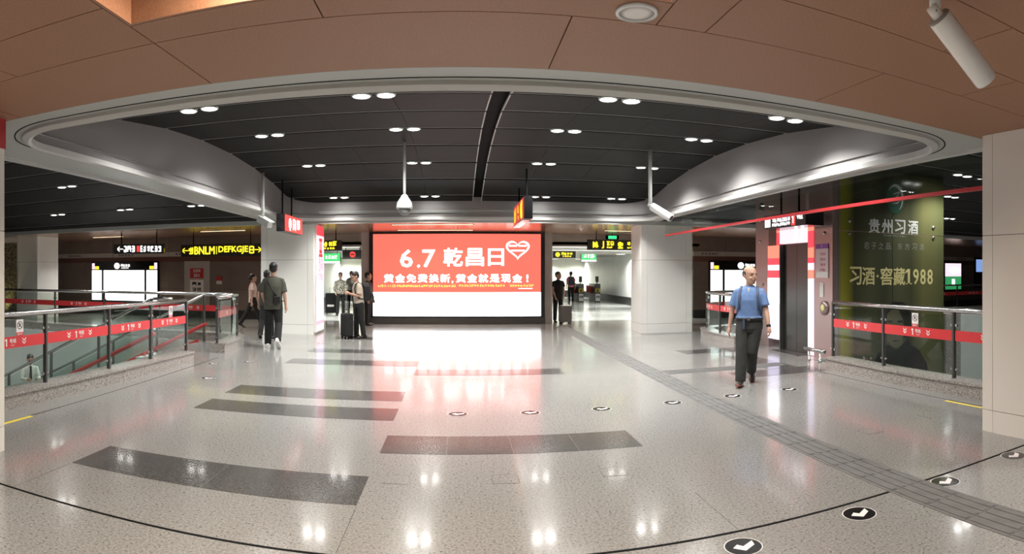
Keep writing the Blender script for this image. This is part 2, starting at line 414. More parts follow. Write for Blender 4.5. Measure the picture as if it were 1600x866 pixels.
# corridors
def corridor(side, x0, x1, y1, lines, spots):
    wall('wall_corridor_%s_inner' % side, x1 if side == 'left' else x0 - .2, x1 + .2 if side == 'left' else x0, 20.25, y1, 0, 2.6, 'wall_white')
    wall('wall_corridor_%s_outer' % side, x0 - .2 if side == 'left' else x1, x0 if side == 'left' else x1 + .2, 20.25, y1, 0, 2.6, 'wall_white')
    wall('wall_corridor_%s_end' % side, x0, x1, y1, y1 + .2, 0, 2.6, 'wall_cream')
    struct('floor', MB().box(x0, x1, BACK, y1, -.3, .002), 'corridor_floor')
    struct('ceiling', MB().box(x0, x1, BACK, y1, 2.55, 2.65), 'wall_grey')
    xb = x1 if side == 'right' else x0
    struct('baseboard_corridor_%s' % side, MB().box(xb - .03, xb + .03, 20.25, y1, 0, .4), 'plinth')
    struct('baseboard_corridor_%s_end' % side, MB().box(x0, x1, y1 - .03, y1 + .02, 0, .45), 'plinth')
    wh = 'ticket gate' if side == 'right' else 'shorter'
    for cx, yy, w_, pw in lines:
        t = thing('ceiling_strip_light', 'white linear strip light on the %s corridor ceiling' % wh, 'light', (cx, yy, 2.55), 0, 'strip lights in the %s corridor' % side)
        obj('housing', MB().box(-w_ / 2, w_ / 2, -.08, .08, -.04, .005), 'white_plastic', t); obj('diffuser', MB().box(-w_ / 2 + .02, w_ / 2 - .02, -.06, .06, -.05, -.04), 'lamp_soft', t)
        lamp('AREA', (0, 0, -.08), pw, (1, 1, .94), w_, t, size_y=.12, spread=125)
    for cx, yy, pw in spots:
        near_end = yy > y1 - 3
        t = thing('ceiling_panel_light', ('square white ceiling lamp washing the end wall of the %s corridor' if near_end else 'square white ceiling lamp beside the white side wall of the %s corridor') % wh, 'light', (cx, yy, 2.55), 0, 'end wall lamps in the %s corridor' % side if near_end else None)
        obj('housing', MB().box(-.2, .2, -.2, .2, -.04, .005), 'white_plastic', t); obj('diffuser', MB().box(-.18, .18, -.18, .18, -.05, -.04), 'lamp_soft', t)
        lamp('AREA', (0, 0, -.08), pw, (1, 1, .94), .34, t, size_y=.34, spread=140)
corridor('left', -6.6, -3.05, 34, ((-4.7, 21.0, 2.6, CORR),), ((-6.2, 33.0, CORR * .5), (-5.3, 33.0, CORR * .5)))
corridor('right', 3.0, 8.4, 40, ((5.7, 20.75, 5.0, CORR * 1.3), (5.7, 23.8, 5.0, CORR * 1.3)), ((7.8, 28.4, CORR), (6.3, 39.0, CORR * .5), (7.9, 39.0, CORR * .5)))

# ------------------------------------------------------------------ ceilings
ceil = struct('ceiling', MB().box(-WX, WX, -8, RY0, HC + .03, HC + .1), 'black')
# recess of the light slot over the near hall
SX0, SX1, SY0, SY1 = -1.77, 1.1, .75, 2.96
ceil.data = None if False else ceil.data
def ceil_panel(x0, x1, y0, y1): obj('ceiling_panel', MB().box(x0 + .004, x1 - .004, y0 + .004, y1 - .004, HC, HC + .03), 'orange', ceil)
rows = [-8, -6.2, -4.4, -2.6, -.8, .42, .98, 1.55, 2.12, 2.68, 3.25, RY0]
cols = [-25, -18, -11.4, -7.1, -5.0, -2.87, -.73, 1.40, 3.53, 5.66, 9.9, 17, 25]
cols2 = [-25, -18, -11.4, -7.1, -3.6, -1.77, .62, 2.75, 4.88, 9.9, 17, 25]
for j in range(len(rows) - 1):
    cc = cols2 if j % 2 == 0 else cols
    for i in range(len(cc) - 1):
        x0, x1, y0, y1 = cc[i], cc[i + 1], rows[j], rows[j + 1]
        # cut the slot out
        if y1 <= SY0 or y0 >= SY1 or x1 <= SX0 or x0 >= SX1: ceil_panel(x0, x1, y0, y1); continue
        if x0 < SX0: ceil_panel(x0, SX0, y0, y1)
        if x1 > SX1: ceil_panel(SX1, x1, y0, y1)
        a, b_ = max(x0, SX0), min(x1, SX1)
        if y0 < SY0: ceil_panel(a, b_, y0, SY0)
        if y1 > SY1: ceil_panel(a, b_, SY1, y1)
# re-cut the backing slab around the slot
mb = MB()
for x0, x1, y0, y1 in ((-WX, SX0, -8, RY0), (SX1, WX, -8, RY0), (SX0, SX1, -8, SY0), (SX0, SX1, SY1, RY0)): mb.box(x0, x1, y0, y1, HC + .03, HC + .1)
ceil.data = mb.mesh('ceiling'); ceil.data.materials.append(MATS['black'])
rec = MB()
rec.box(SX0, SX0 + .02, SY0, SY1, HC + .001, HC + .34); rec.box(SX1 - .02, SX1, SY0, SY1, HC + .001, HC + .34)
rec.box(SX0 + .02, SX1 - .02, SY0, SY0 + .02, HC + .001, HC + .34); rec.box(SX0 + .02, SX1 - .02, SY1 - .02, SY1, HC + .001, HC + .34); rec.box(SX0, SX1, SY0, SY1, HC + .34, HC + .36)
obj('light_recess', rec, 'orange', ceil)
t = thing('ceiling_strip_light_offscreen', 'warm strip light inside the recess of the orange ceiling', 'light', (-.3, 2.7, HC + .325))
obj('housing', MB().box(-.8, .8, -.07, .07, -.03, .012), 'white_plastic', t); obj('diffuser', MB().box(-.78, .78, -.06, .06, -.04, -.03), 'warm_strip', t)
lamp('AREA', (0, 0, -.06), ORANGE_SLOT, (1, .82, .62), 1.5, t, size_y=.15, name='recess_strip_lamp_offscreen')

# ring around the opening, its lip and the fascia
def rounded(x0, x1, y0, y1, r, n=14):
    pts = []
    for cx, cy, a0 in ((x1 - r, y0 + r, -90), (x1 - r, y1 - r, 0), (x0 + r, y1 - r, 90), (x0 + r, y0 + r, 180)):
        for k in range(n + 1):
            a = R(a0 + 90 * k / n); pts.append((cx + r * math.cos(a), cy + r * math.sin(a)))
    return pts
inner = rounded(OX0, OX1, OY0, OY1, .75)
def outer_pt(p):                                      # project on the ring's outer rectangle
    x, y = p; n = 14
    return (min(max(x, RX0), RX1), min(max(y, RY0), OY1 + .1))
K = 15
outer = []
for q, (sx, sy) in enumerate(((1, -1), (1, 1), (-1, 1), (-1, -1))):
    for k in range(K):
        f = k / (K - 1)
        ex = RX1 if sx > 0 else RX0; ey = OY1 + .12 if sy > 0 else RY0
        px, py = inner[q * K + k]
        ang = f if q % 2 == 0 else 1 - f
        # first half of the corner slides along one side, second half along the other
        if f < .5: outer.append((px + (ex - px) * (f * 2), ey) if q % 2 == 0 else (ex, py + (ey - py) * (f * 2)))
        else: outer.append((ex, ey + (py - ey) * ((f - .5) * 2)) if q % 2 == 0 else (ex + (px - ex) * ((f - .5) * 2), ey))
n = len(inner)
ring = struct('ceiling')
vs = [(x, y, HC) for x, y in inner] + [(x, y, HC) for x, y in outer] + [(x, y, HC + .12) for x, y in outer] + [(x, y, HC + .12) for x, y in inner]
fs = []
for i in range(n):
    j = (i + 1) % n
    fs += [(i, n + i, n + j, j), (n + i, 2 * n + i, 2 * n + j, n + j), (2 * n + i, 3 * n + i, 3 * n + j, 2 * n + j)]
obj('ring_soffit', MB().add(vs, fs), 'ring', ring)
lipi = rounded(OX0 - .09, OX1 + .09, OY0 - .09, OY1 + .09, .82)
rs = []
for k in range(n):
    (ax, ay), (bx, by) = inner[k], lipi[k]
    rs.append([(ax, ay, HC + .02), (ax, ay, HC - .045), (bx * .35 + ax * .65, by * .35 + ay * .65, HC - .06), (bx, by, HC - .03), (bx, by, HC + .02)])
rs.append(rs[0]); obj('lip', MB().rings(rs, False), 'lip', ring)
gr = rounded(OX0 - .16, OX1 + .16, OY0 - .16, OY1 + .02, .9); gr2 = rounded(OX0 - .172, OX1 + .172, OY0 - .172, OY1 + .032, .91)
rs = [[(gr[k][0], gr[k][1], HC + .01), (gr[k][0], gr[k][1], HC - .004), (gr2[k][0], gr2[k][1], HC - .004), (gr2[k][0], gr2[k][1], HC + .01)] for k in range(n)]
rs.append(rs[0]); obj('shadow_gap', MB().rings(rs, False), 'black', ring)
fas = MB(); prof = ((0, 0), (.05, .12), (.08, .35), (.08, 1.1))
io = rounded(OX0 - .0, OX1 + .0, OY0, OY1, .75)
cxm, cym = (OX0 + OX1) / 2, (OY0 + OY1) / 2
rs = []
for k in range(n + 1):
    p = io[k % n]; d = Vector((p[0] - cxm, p[1] - cym)); d.normalize()
    rs.append([(p[0] + d.x * a, p[1] + d.y * a, HC + b_) for a, b_ in prof])
for k in range(n):
    fas.add(rs[k] + rs[k + 1], [(i, i + 1, 4 + i + 1, 4 + i) for i in range(3)])
obj('fascia', fas, 'fascia', ring, True)
# vault panels
vroot = struct('ceiling')
xcR = [.60, 1.65, 2.80, 3.95, OX1 + .08]; xcL = [OX0 - .08, -3.07, -1.92, -.77, .38]
sy = [OY0 - .3] + SEAMS + [OY1 + .2]
for j in range(len(sy) - 1):
    ya, yb = sy[j] + .06, sy[j + 1] - .06
    za, zb = vault(ya), vault(yb)
    for cs in (xcL, xcR):
        for i in range(4):
            a, b_ = cs[i] + .0025, cs[i + 1] - .0025
            obj('ceiling_panel', MB().add([(a, ya, za), (b_, ya, za), (b_, yb, zb), (a, yb, zb), (a, ya, za + .03), (b_, ya, za + .03), (b_, yb, zb + .03), (a, yb, zb + .03)],
                [(3, 2, 1, 0), (4, 5, 6, 7), (0, 1, 5, 4), (1, 2, 6, 5), (2, 3, 7, 6), (3, 0, 4, 7)]), 'dark_panel', vroot)
        z0 = vault(yb) - .012
        obj('edge_strip', MB().box(cs[0], cs[4], yb - .004, yb + .006, z0 + .004, z0 + .03), 'panel_edge', vroot)
        xe = cs[4] if cs is xcL else cs[0]
        obj('edge_strip', MB().add([(xe - .009, ya, za - .012), (xe + .009, ya, za - .012), (xe + .009, yb, zb - .012), (xe - .009, yb, zb - .012),
                                    (xe - .009, ya, za + .02), (xe + .009, ya, za + .02), (xe + .009, yb, zb + .02), (xe - .009, yb, zb + .02)],
            [(3, 2, 1, 0), (4, 5, 6, 7), (0, 1, 5, 4), (1, 2, 6, 5), (2, 3, 7, 6), (3, 0, 4, 7)]), 'panel_edge', vroot)
mb = MB(); N = 20
ysv = [OY0 - .4 + (OY1 - OY0 + .8) * k / N for k in range(N + 1)]
for k in range(N):
    mb.add([(OX0 - .4, ysv[k], vault(ysv[k]) + .1), (OX1 + .4, ysv[k], vault(ysv[k]) + .1), (OX1 + .4, ysv[k + 1], vault(ysv[k + 1]) + .1), (OX0 - .4, ysv[k + 1], vault(ysv[k + 1]) + .1)], [(3, 2, 1, 0)])
obj('backing', mb, 'black', vroot)
# side bays
HB = 3.6
def bay(y): return HB - max(0, (y - 9.0) / 6.4) ** 2 * .62
pms = {}
for sgn in (-1, 1):
    bx = RX0 if sgn < 0 else RX1
    br = struct('ceiling')
    mb = MB(); prev = None
    for k in range(13):
        yy = RY0 + (OY1 + .12 - RY0) * k / 12; cur = [(min(bx, sgn * WX), yy, bay(yy) + .06), (max(bx, sgn * WX), yy, bay(yy) + .06)]
        if prev: mb.add([prev[0], prev[1], cur[1], cur[0]], [(3, 2, 1, 0)])
        prev = cur
    obj('backing', mb, 'black', br)
    for j in range(-1, 8):
        y0 = 5.49 + 1.35 * j; y1 = min(y0 + 1.29, OY1 + .03); ya = y0 + .06
        if j not in pms:
            m1 = MB().add([(.003, 0, 0), (2.297, 0, 0), (2.297, y1 - ya, bay(y1) - bay(ya)), (.003, y1 - ya, bay(y1) - bay(ya)), (.003, 0, .03), (2.297, 0, .03), (2.297, y1 - ya, bay(y1) - bay(ya) + .03), (.003, y1 - ya, bay(y1) - bay(ya) + .03)],
                [(3, 2, 1, 0), (4, 5, 6, 7), (0, 1, 5, 4), (1, 2, 6, 5), (2, 3, 7, 6), (3, 0, 4, 7)]).mesh('ceiling_panel'); m1.materials.append(MATS['dark_panel'])
            dzz = bay(y1) - bay(ya); m2 = MB().box(0, 2.3, y1 - ya - .004, y1 - ya + .006, dzz - .01, dzz + .02).mesh('edge_strip'); m2.materials.append(MATS['panel_edge']); pms[j] = (m1, m2)
        for i in range(9):
            x0 = bx - 2.3 * (i + 1) if sgn < 0 else bx + 2.3 * i
            o = obj('ceiling_panel', pms[j][0], None, br); o.location = (x0, ya, bay(ya))
            o = obj('edge_strip', pms[j][1], None, br); o.location = (x0, ya, bay(ya))
    obj('beam_face', MB().box(min(bx, bx + sgn * .06), max(bx, bx + sgn * .06), RY0, OY1 + .2, HC, HB + .1), 'ring', br)
    obj('beam_face', MB().box(min(bx, sgn * WX), max(bx, sgn * WX), RY0 - .1, RY0 - .001, HC, HB + .1), 'ring', br)
    obj('edge_trim', MB().box(min(bx, bx - sgn * .08), max(bx, bx - sgn * .08), RY0, OY1 + .2, HC - .035, HC + .01), 'lip', br)
# far soffit
sof = struct('ceiling', MB().box(-WX, WX, OY1 + .1, BACK + .02, 2.93, 3.7), 'ring')
k = -WX
while k < WX - .1:
    obj('ceiling_panel', MB().box(k + .004, k + 2.492, OY1 + .16, BACK - .004, 2.9, 2.93), 'orange_metal', sof); k += 2.5
obj('beam_face', MB().box(-WX, WX, OY1 + .04, OY1 + .16, 2.88, 3.2), 'ring', sof)

# ------------------------------------------------------------------ downlights
def downlight_mesh():
    a = MB().lathe([(.115, 0), (.115, -.02), (.098, -.03), (.092, -.01), (.092, 0)], n=20).mesh('rim', True); a.materials.append(MATS['white_plastic'])
    b_ = MB().lathe([(.092, -.01), (.07, -.024), (.01, -.028)], n=18).mesh('lens', True); b_.materials.append(MATS['lamp'])
    return a, b_
DM = downlight_mesh()
def downlight(x, y, z, label, group, power=0, spot=140, tilt=0, off=False):
    t = thing('downlight_offscreen' if off else 'downlight', label, 'light', (x, y, z), 0, group)
    obj('rim', DM[0], None, t); obj('lens', DM[1], None, t)
    if power: lamp('SPOT', (0, 0, -.04), power, (1, .985, .955), .09, t, (R(tilt), 0, 0), spot=R(spot), name='downlight_lamp_offscreen' if off else 'downlight_lamp')
VL = {6.84: 'round white downlight in the vaulted ceiling seam beside the orange ceiling', 9.54: 'round white downlight in the vaulted ceiling seam before the dome camera pole', 12.24: 'round white downlight in the vaulted ceiling seam behind the dome camera pole', 14.94: 'round white downlight in the vaulted ceiling seam along the beam over the screen'}
for ys_, xs_ in ((6.84, (-3.1, -.95, 1.87, 4.1)), (9.54, (-3.05, -.83, 1.72, 4.0)), (12.24, (-2.95, -.78, 1.75, 3.95)), (14.94, (-2.95, -.68, 2.05, 4.0))):
    for x in xs_:
        for dx in (-.14, .14): downlight(x + dx, ys_, vault(ys_) + .005, VL[ys_], 'downlights of the vaulted ceiling', (DL if ys_ < 14 else DL * .8) / 2, 140 if ys_ < 14 else 118, 0 if ys_ < 14 else -14)
def px_light(px, label, group, side):
    for (x, y, pw), (x2, y2, _) in zip(px[::2], px[1::2]):
        zz = HB
        for _k in range(30): p = fl((x + x2) / 2, (y + y2) / 2, zz); zz = .5 * zz + .5 * bay(p.y)
        for dx in (-.14, .14): downlight(p.x + dx, p.y, bay(p.y) + .005, label, group, pw / 2)
px_light(((98, 291, BAY), (111, 291, 0), (84, 335, BAY), (97, 335, 0), (189, 327, BAY), (202, 327, 0), (301, 321, BAY), (313, 320.5, 0)), 'round white downlight in the flat dark ceiling over the stairwell', 'downlights over the stairwell', -1)
px_light(((1273, 316, BAY), (1288, 318, 0), (1367, 283, BAY), (1381, 286, 0), (1497, 272, BAY), (1511, 275, 0), (1478, 341, BAY), (1489, 341, 0), (1481, 306, BAY), (1492, 308, 0)), 'round white downlight in the flat dark ceiling behind the lift', 'downlights over the lift side', 1)
for x, y in ((-8.5, 6.5), (-12, 8.0), (-16, 9), (-19, 12), (16, 8), (19, 12), (8, 5.5)):
    for dx in (-.14, .14): downlight(x + dx, y, bay(y) + .005, 'round white downlight in the flat dark ceiling over the outer bays', 'downlights over the outer bays', BAY / 2, off=True)
for x, y in ((-5.5, 1.2), (-2.2, -.6), (2.6, -.6), (5.6, 1.2), (-5.5, -3.5), (0, -3.5), (5.5, -3.5), (-10, .5), (10.5, .5)):
    downlight(x, y, HC, 'round white downlight set flush in the orange ceiling', 'downlights of the orange ceiling', NEAR, 140, off=True)
# strip lights in the soffit
for x, y, w_ in ((-11.8, 18.2, 1.3), (-7.0, 17.2, 1.5), (-.67, 16.1, 2.2), (-.67, 18.2, 2.3), (5.2, 17.9, 1.6)):
    t = thing('ceiling_strip_light', 'slim warm strip light set in the copper coloured soffit', 'light', (x, y, 2.9), 0, 'strip lights of the copper soffit')
    obj('frame', MB().box(-w_ / 2, w_ / 2, -.06, .06, -.012, 0), 'black', t); obj('diffuser', MB().box(-w_ / 2 + .02, w_ / 2 - .02, -.035, .035, -.016, -.012), 'warm_strip', t)
    lamp('AREA', (0, 0, -.04), SOFFIT, (1, .84, .66), w_, t, size_y=.1, spread=120)
# ceiling loudspeaker
p = fl(995, 18, HC)
t = thing('ceiling_speaker', 'round white ceiling loudspeaker with perforated grille in the orange ceiling', 'speaker', (p.x, p.y, HC))
obj('rim', MB().lathe([(.115, 0), (.115, -.012), (.098, -.018), (.095, 0)], n=32), 'white_plastic', t, True)
obj('grille', MB().lathe([(.095, -.008), (.05, -.014), (.005, -.015)], n=32), 'white_card', t, True)

# ------------------------------------------------------------------ columns
def column(label, x0, x1, y0, y1, h, seams=(.25, 1.95), m='enamel', edge=.16):
    t = thing('column', label, 'column', ((x0 + x1) / 2, (y0 + y1) / 2, 0))
    obj('core', MB().box(x0 + .02, x1 - .02, y0 + .02, y1 - .02, 0, h), 'plinth', t, world=True)
    zs = [0] + list(seams) + [h]
    for k in range(len(zs) - 1):
        z0, z1 = zs[k] + (.0 if k == 0 else .003), zs[k + 1] - .003
        for fx in (0, 1):
            a = x0 if fx == 0 else x1 - .02
            for q0, q1 in ((y0, y0 + edge), (y0 + edge + .005, y1 - edge - .005), (y1 - edge, y1)):
                obj('panel', MB().box(a, a + .02, q0, q1, z0, z1), m, t, world=True)
        for fy in (0, 1):
            a = y0 if fy == 0 else y1 - .02
            for q0, q1 in ((x0 + .02, x0 + edge), (x0 + edge + .005, x1 - edge - .005), (x1 - edge, x1 - .02)):
                obj('panel', MB().box(q0, q1, a, a + .02, z0, z1), m, t, world=True)
    return t
column('white enamel column with a pink light box on its side', -5.16, -3.72, 15.4, 16.4, 2.95)
column('plain white enamel column beside the lift railing', 4.8, 6.25, 15.4, 16.35, 2.95)
column('big pale column beside the yellow floor line with a red trimmed glass screen', 4.7, 6.0, 2.2, 4.02, HC, (.22, 1.98), 'enamel_warm', .13)
cl = column('pale column with a red band at its top', -5.0, -3.72, 2.6, 4.03, HC, (.22, 1.98), 'enamel', .13)
obj('red_panel', MB().box(-5.01, -3.71, 2.59, 4.04, 2.72, HC - .01), 'red_paint', cl, world=True)
cl = column('white column with a lit rock relief panel by the far stair railing', -15.9, -13.65, 16.5, 17.7, 2.95, (.25, 2.0))
obj('rock_panel', MB().box(-15.65, -14.62, 16.46, 16.5, .05, 2.7), 'rock', cl, world=True)
lt = lamp('SPOT', (-15.1, 16.2, .1), 30, (1, .85, .45), .1, None, (R(165), 0, 0), spot=R(70), name='rock_panel_uplight')
# pink light box on the left column's side
t = thing('light_box', 'tall pink and lilac light box on the side of the white column', 'light box', (-3.72, 15.95, 0))
obj('frame', MB().box(-3.73, -3.66, 15.47, 16.36, .05, 2.88), 'white_card', t, world=True)
for z0, z1, mm in ((.07, .24, 'pink_light'), (.24, .34, 'pink_panel'), (.34, 1.35, 'lilac_panel'), (1.35, 2.6, 'pink_light'), (2.6, 2.86, 'red_panel')):
    obj('lit_panel', MB().box(-3.67, -3.65, 15.5, 16.33, z0, z1 - .003), mm, t, world=True)
for z, n_, hh, mm in ((2.28, 1, .5, 'sign_red'), (1.82, 2, .35, 'pink_panel'), (1.5, 3, .2, 'pink_panel'), (1.2, 4, .1, 'screen_faint'), (1.0, 5, .1, 'screen_faint'), (.8, 5, .08, 'screen_faint')):
    obj('lettering', glyphs(n_, .55, hh, seed=n_).rz(R(90), (-3.648, 15.92, z)), mm, t, world=True)

# ------------------------------------------------------------------ big screen
t = thing('video_screen', 'huge coral and white LED video wall on the hall\'s far wall', 'screen', (.28, 19.0, 0))
sx0, sx1 = onY(583, 400, 19).x, onY(845, 400, 19).x
zb, zm, zt = .25, 1.0, 2.83
obj('frame', MB().box(sx0 - .13, sx1 + .13, 19.0, 19.12, 0, 2.9), 'black_gloss', t, world=True)
obj('plinth', MB().box(sx0 - .14, sx1 + .14, 18.95, 19.0, 0, .2), 'steel_dark', t, world=True)
obj('lower_screen', MB().box(sx0, sx1, 18.985, 19.0, zb, zm), 'screen_white', t, world=True)
up = obj('upper_screen', MB().box(sx0, sx1, 18.985, 19.0, zm, zt), 'screen_coral', t, world=True)
def on_screen(mb, px, py, mm):
    p = onY(px, py, 18.98); obj('lettering', put(mb, p.x, 18.984, p.z), mm, t, world=True)
for ch, px, py, w_, h in (('6', 635, 404, .42, .58), ('.', 654, 416, .13, .13), ('7', 670, 404, .42, .57), ('乾', 708, 402, .62, .60), ('昌', 742, 402, .58, .58), ('日', 775, 402, .52, .56)):
    on_screen(text(ch, w_ - .04, h - .04, .024), px, py, 'screen_text')
for k, ch in enumerate('黄金免费换新,黄金就是现金!'):
    w_, h = {',': (.07, .1), '!': (.07, .25)}.get(ch, (.31, .27))
    on_screen(text(ch, w_ - .02, h - .02, .032), 607.5 + 17.6 * (k if k < 6 else k - .35 if k == 6 else k - .6) if k < 13 else 824, 441 if ch == ',' else 435, 'screen_text')
on_screen(text('6月7-11日', .55, .075, .03), 604, 447, 'screen_yellow')
on_screen(glyphs(11, .62, .07, seed=3), 635, 447, 'screen_yellow')
on_screen(glyphs(16, 1.25, .07, seed=4), 681, 447, 'screen_yellow')
on_screen(glyphs(18, 1.45, .07, seed=5), 753, 446.5, 'screen_yellow')
on_screen(glyphs(9, .78, .07, seed=6), 815, 446.5, 'screen_yellow')
on_screen(MB().box(-.22, .22, -.002, 0, -.012, .012), 821, 451, 'screen_text')
for px in (709, 721, 736, 754, 770, 786): on_screen(glyphs(1, .17, .17, seed=px, th=.1), px, 473, 'screen_faint')
heart = []
for k in range(40):
    a = 2 * math.pi * k / 40
    heart.append((16 * math.sin(a) ** 3 / 17, (13 * math.cos(a) - 5 * math.cos(2 * a) - 2 * math.cos(3 * a) - math.cos(4 * a)) / 15))
mb = MB()
for k in range(40):
    j = (k + 1) % 40
    mb.add([(heart[k][0] * .40, -.003, heart[k][1] * .31), (heart[j][0] * .40, -.003, heart[j][1] * .31), (heart[j][0] * .33, -.003, heart[j][1] * .245), (heart[k][0] * .33, -.003, heart[k][1] * .245)], [(0, 1, 2, 3)])
mb.box(-.27, -.03, -.003, 0, .07, .12); mb.box(.03, .27, -.003, 0, .07, .12); mb.box(-.22, .22, -.003, 0, -.08, -.03)
on_screen(mb, 809, 389, 'screen_text')

# ------------------------------------------------------------------ railings
def offs(p, q, d):                                   # offset to the left of p->q
    v = Vector((q[0] - p[0], q[1] - p[1])); v.normalize(); return Vector((-v.y, v.x)) * d
def railing(label, pts, posts, outward, curb=True, band=True, rail_h=1.1, curb_h=.16, group=None, end_caps=True, words=True, base=0.0):
    """pts: polyline; posts: indices of pts that carry posts; outward: +1 when the hall lies left of the line."""
    o = thing('glass_railing', label, 'railing', (pts[0][0], pts[0][1], base), 0, group)
    n = len(pts); nor = []
    for i in range(n):
        a, b_ = pts[max(i - 1, 0)], pts[min(i + 1, n - 1)]; nor.append(offs(a, b_, 1))
    P = [Vector(p) for p in pts]
    if curb:
        rs = []
        for i in range(n):
            L, Rr = P[i] + nor[i] * .16, P[i] - nor[i] * .16
            rs.append([(Rr.x, Rr.y, base), (L.x, L.y, base), (L.x, L.y, base + curb_h), (Rr.x, Rr.y, base + curb_h)])
        obj('curb', MB().rings(rs), 'granite_curb', o, world=True)
        rs = []
        for i in range(n):
            L, Rr = P[i] + nor[i] * .18, P[i] - nor[i] * .18
            rs.append([(Rr.x, Rr.y, base + curb_h), (L.x, L.y, base + curb_h), (L.x, L.y, base + curb_h + .03), (Rr.x, Rr.y, base + curb_h + .03)])
        obj('coping', MB().rings(rs), 'granite_curb', o, world=True)
        cz = base + curb_h + .03
    else: cz = base
    obj('handrail', MB().tube([(p.x, p.y, base + rail_h) for p in P], .036, 14), 'steel', o, True, world=True)
    for i in posts:
        d = (P[min(i + 1, n - 1)] - P[max(i - 1, 0)]).normalized(); a = math.atan2(d.y, d.x)
        ps = obj('post', MB().box(-.016, .016, -.026, .026, 0, base + rail_h - cz).rz(a, (P[i].x, P[i].y, cz)), 'steel_dark', o, world=True)
        for zz in (.12, rail_h - cz + base - .2):
            obj('clamp', MB().box(-.06, .06, -.012, .012, -.015, .015).rz(a, (P[i].x - LOC[o].x, P[i].y - LOC[o].y, cz + zz - LOC[o].z)), 'steel', ps)
    for u, v in zip(posts[:-1], posts[1:]):
        seg = P[u:v + 1]
        def strip(z0, z1, th, off):
            rs = []
            for k, q in enumerate(seg):
                nn = nor[u + k]
                if k == 0: q = q + (seg[1] - seg[0]).normalized() * .03
                if k == len(seg) - 1: q = q - (seg[-1] - seg[-2]).normalized() * .03
                A, B = q + nn * (off - th), q + nn * (off + th)
                rs.append([(A.x, A.y, z0), (B.x, B.y, z0), (B.x, B.y, z1), (A.x, A.y, z1)])
            return MB().rings(rs)
        pane = obj('glass_pane', strip(cz + .03, base + rail_h - .07, .006, 0), 'glass', o, world=True)
        if band:
            bd = obj('red_band', strip(base + .69, base + .83, .0015, outward * .0085), 'red_band', o, world=True)
            if words:
                mid = (seg[0] + seg[-1]) / 2 if len(seg) == 2 else seg[len(seg) // 2]
                d = (seg[-1] - seg[0]); L = d.length; nn = offs(seg[0], seg[-1], 1) * outward
                a = math.atan2(nn.x, -nn.y)             # lettering faces -y when a = 0
                w = MB()
                if L > .9:
                    w.merge(put(one(.09), -.075, 0, 0)); w.merge(put(text('号线', None, .055, .02), .035, 0, .017)); w.merge(put(text('Line1', None, .022, .0), .035, 0, -.032))
                    w.merge(put(chevron(.075), -.24, 0, 0)); w.merge(put(chevron(.075), .24, 0, 0))
                else:
                    w.merge(put(text('1号线', None, .055, .02), 0, 0, .01)); w.merge(put(chevron(.06), -.17, 0, 0)); w.merge(put(chevron(.06), .17, 0, 0))
                loc = mid + nn * .0105
                w.rz(a, (loc.x - LOC[o].x, loc.y - LOC[o].y, base + .76 - LOC[o].z)); obj('lettering', w, 'white_print', bd)
    return o
def warning_card(label, p, nn, z=.93):
    a = math.atan2(nn.x, -nn.y); loc = Vector((p[0], p[1])) + Vector((nn.x, nn.y)) * .011
    t = thing('warning_card', label, 'sign', (loc.x, loc.y, z), a)
    obj('card', MB().box(-.065, .065, -.002, .004, -.1, .1), 'white_card', t)
    rg = MB()
    for k in range(20):
        b0, b1 = 2 * math.pi * k / 20, 2 * math.pi * (k + 1) / 20
        rg.prism([(.05 * math.cos(b0), .03 + .05 * math.sin(b0)), (.05 * math.cos(b1), .03 + .05 * math.sin(b1)), (.041 * math.cos(b1), .03 + .041 * math.sin(b1)), (.041 * math.cos(b0), .03 + .041 * math.sin(b0))][::-1], -.004, -.002)
    rg.prism([(-.034, .058), (-.028, .064), (.034, .002), (.028, -.004)][::-1], -.004, -.002)
    obj('ring', rg, 'plinth', t)
    fg = MB().ell((.0, -.003, .052), (.009, .002, .009), 8, 6); fg.box(-.012, .012, -.004, -.002, .02, .044); fg.box(-.025, .0, -.004, -.002, .012, .022)
    obj('figure', fg, 'plinth', t)
    obj('caption', MB().box(-.065, .065, -.003, -.002, -.1, -.055), 'red_band', t); obj('lettering', put(glyphs(4, .1, .025, seed=2), 0, -.003, -.078), 'white_print', t)
    return t
XL = [(-4.97, 4.1), (-4.96, 4.8), (-4.93, 6.12), (-4.88, 7.55), (-4.84, 8.75), (-4.78, 9.98)]
railing('curved glass railing with a red line band along the near edge of the stairwell', XL, [0, 1, 2, 3, 4, 5], -1)
warning_card('no climbing card on the glass railing of the stairwell, beside the red banded column', (-4.941, 5.62), Vector((1, 0)))
warning_card('no climbing card on the stairwell railing pane near the stair entrance', (-4.808, 9.4), Vector((1, 0)))
XB = [(-4.72, 11.3), (-4.78, 12.2), (-4.9, 12.9), (-5.15, 13.28), (-5.5, 13.4), (-7.2, 13.5), (-8.9, 13.55), (-10.6, 13.6), (-12.6, 13.65)]
railing('glass railing turning the corner at the stair entrance and running behind the stairs', XB, [0, 2, 4, 5, 6, 7, 8], 1)
XR = [(6.0, 4.1), (5.96, 5.6), (5.95, 7.05), (5.98, 8.42)]
railing('curved glass railing with a red line band below the dark olive advert', XR, [0, 1, 2, 3], 1)
warning_card('no climbing card on the glass railing below the dark olive advert', (5.955, 6.35), Vector((-1, 0)))
XQ = [(6.12, 12.2), (6.08, 13.2), (6.12, 13.9), (6.3, 14.5), (6.7, 14.85), (7.3, 15.0), (8.6, 15.05)]
railing('rounded glass railing with a pale curb between the white column and the lift', XQ, [0, 1, 3, 5, 6], 1)
railing('distant glass railing with red band beyond the lift side', [(16.5, 17.2), (18.5, 17.2), (20.5, 17.2), (22.5, 17.2)], [0, 1, 2, 3], -1, words=True)

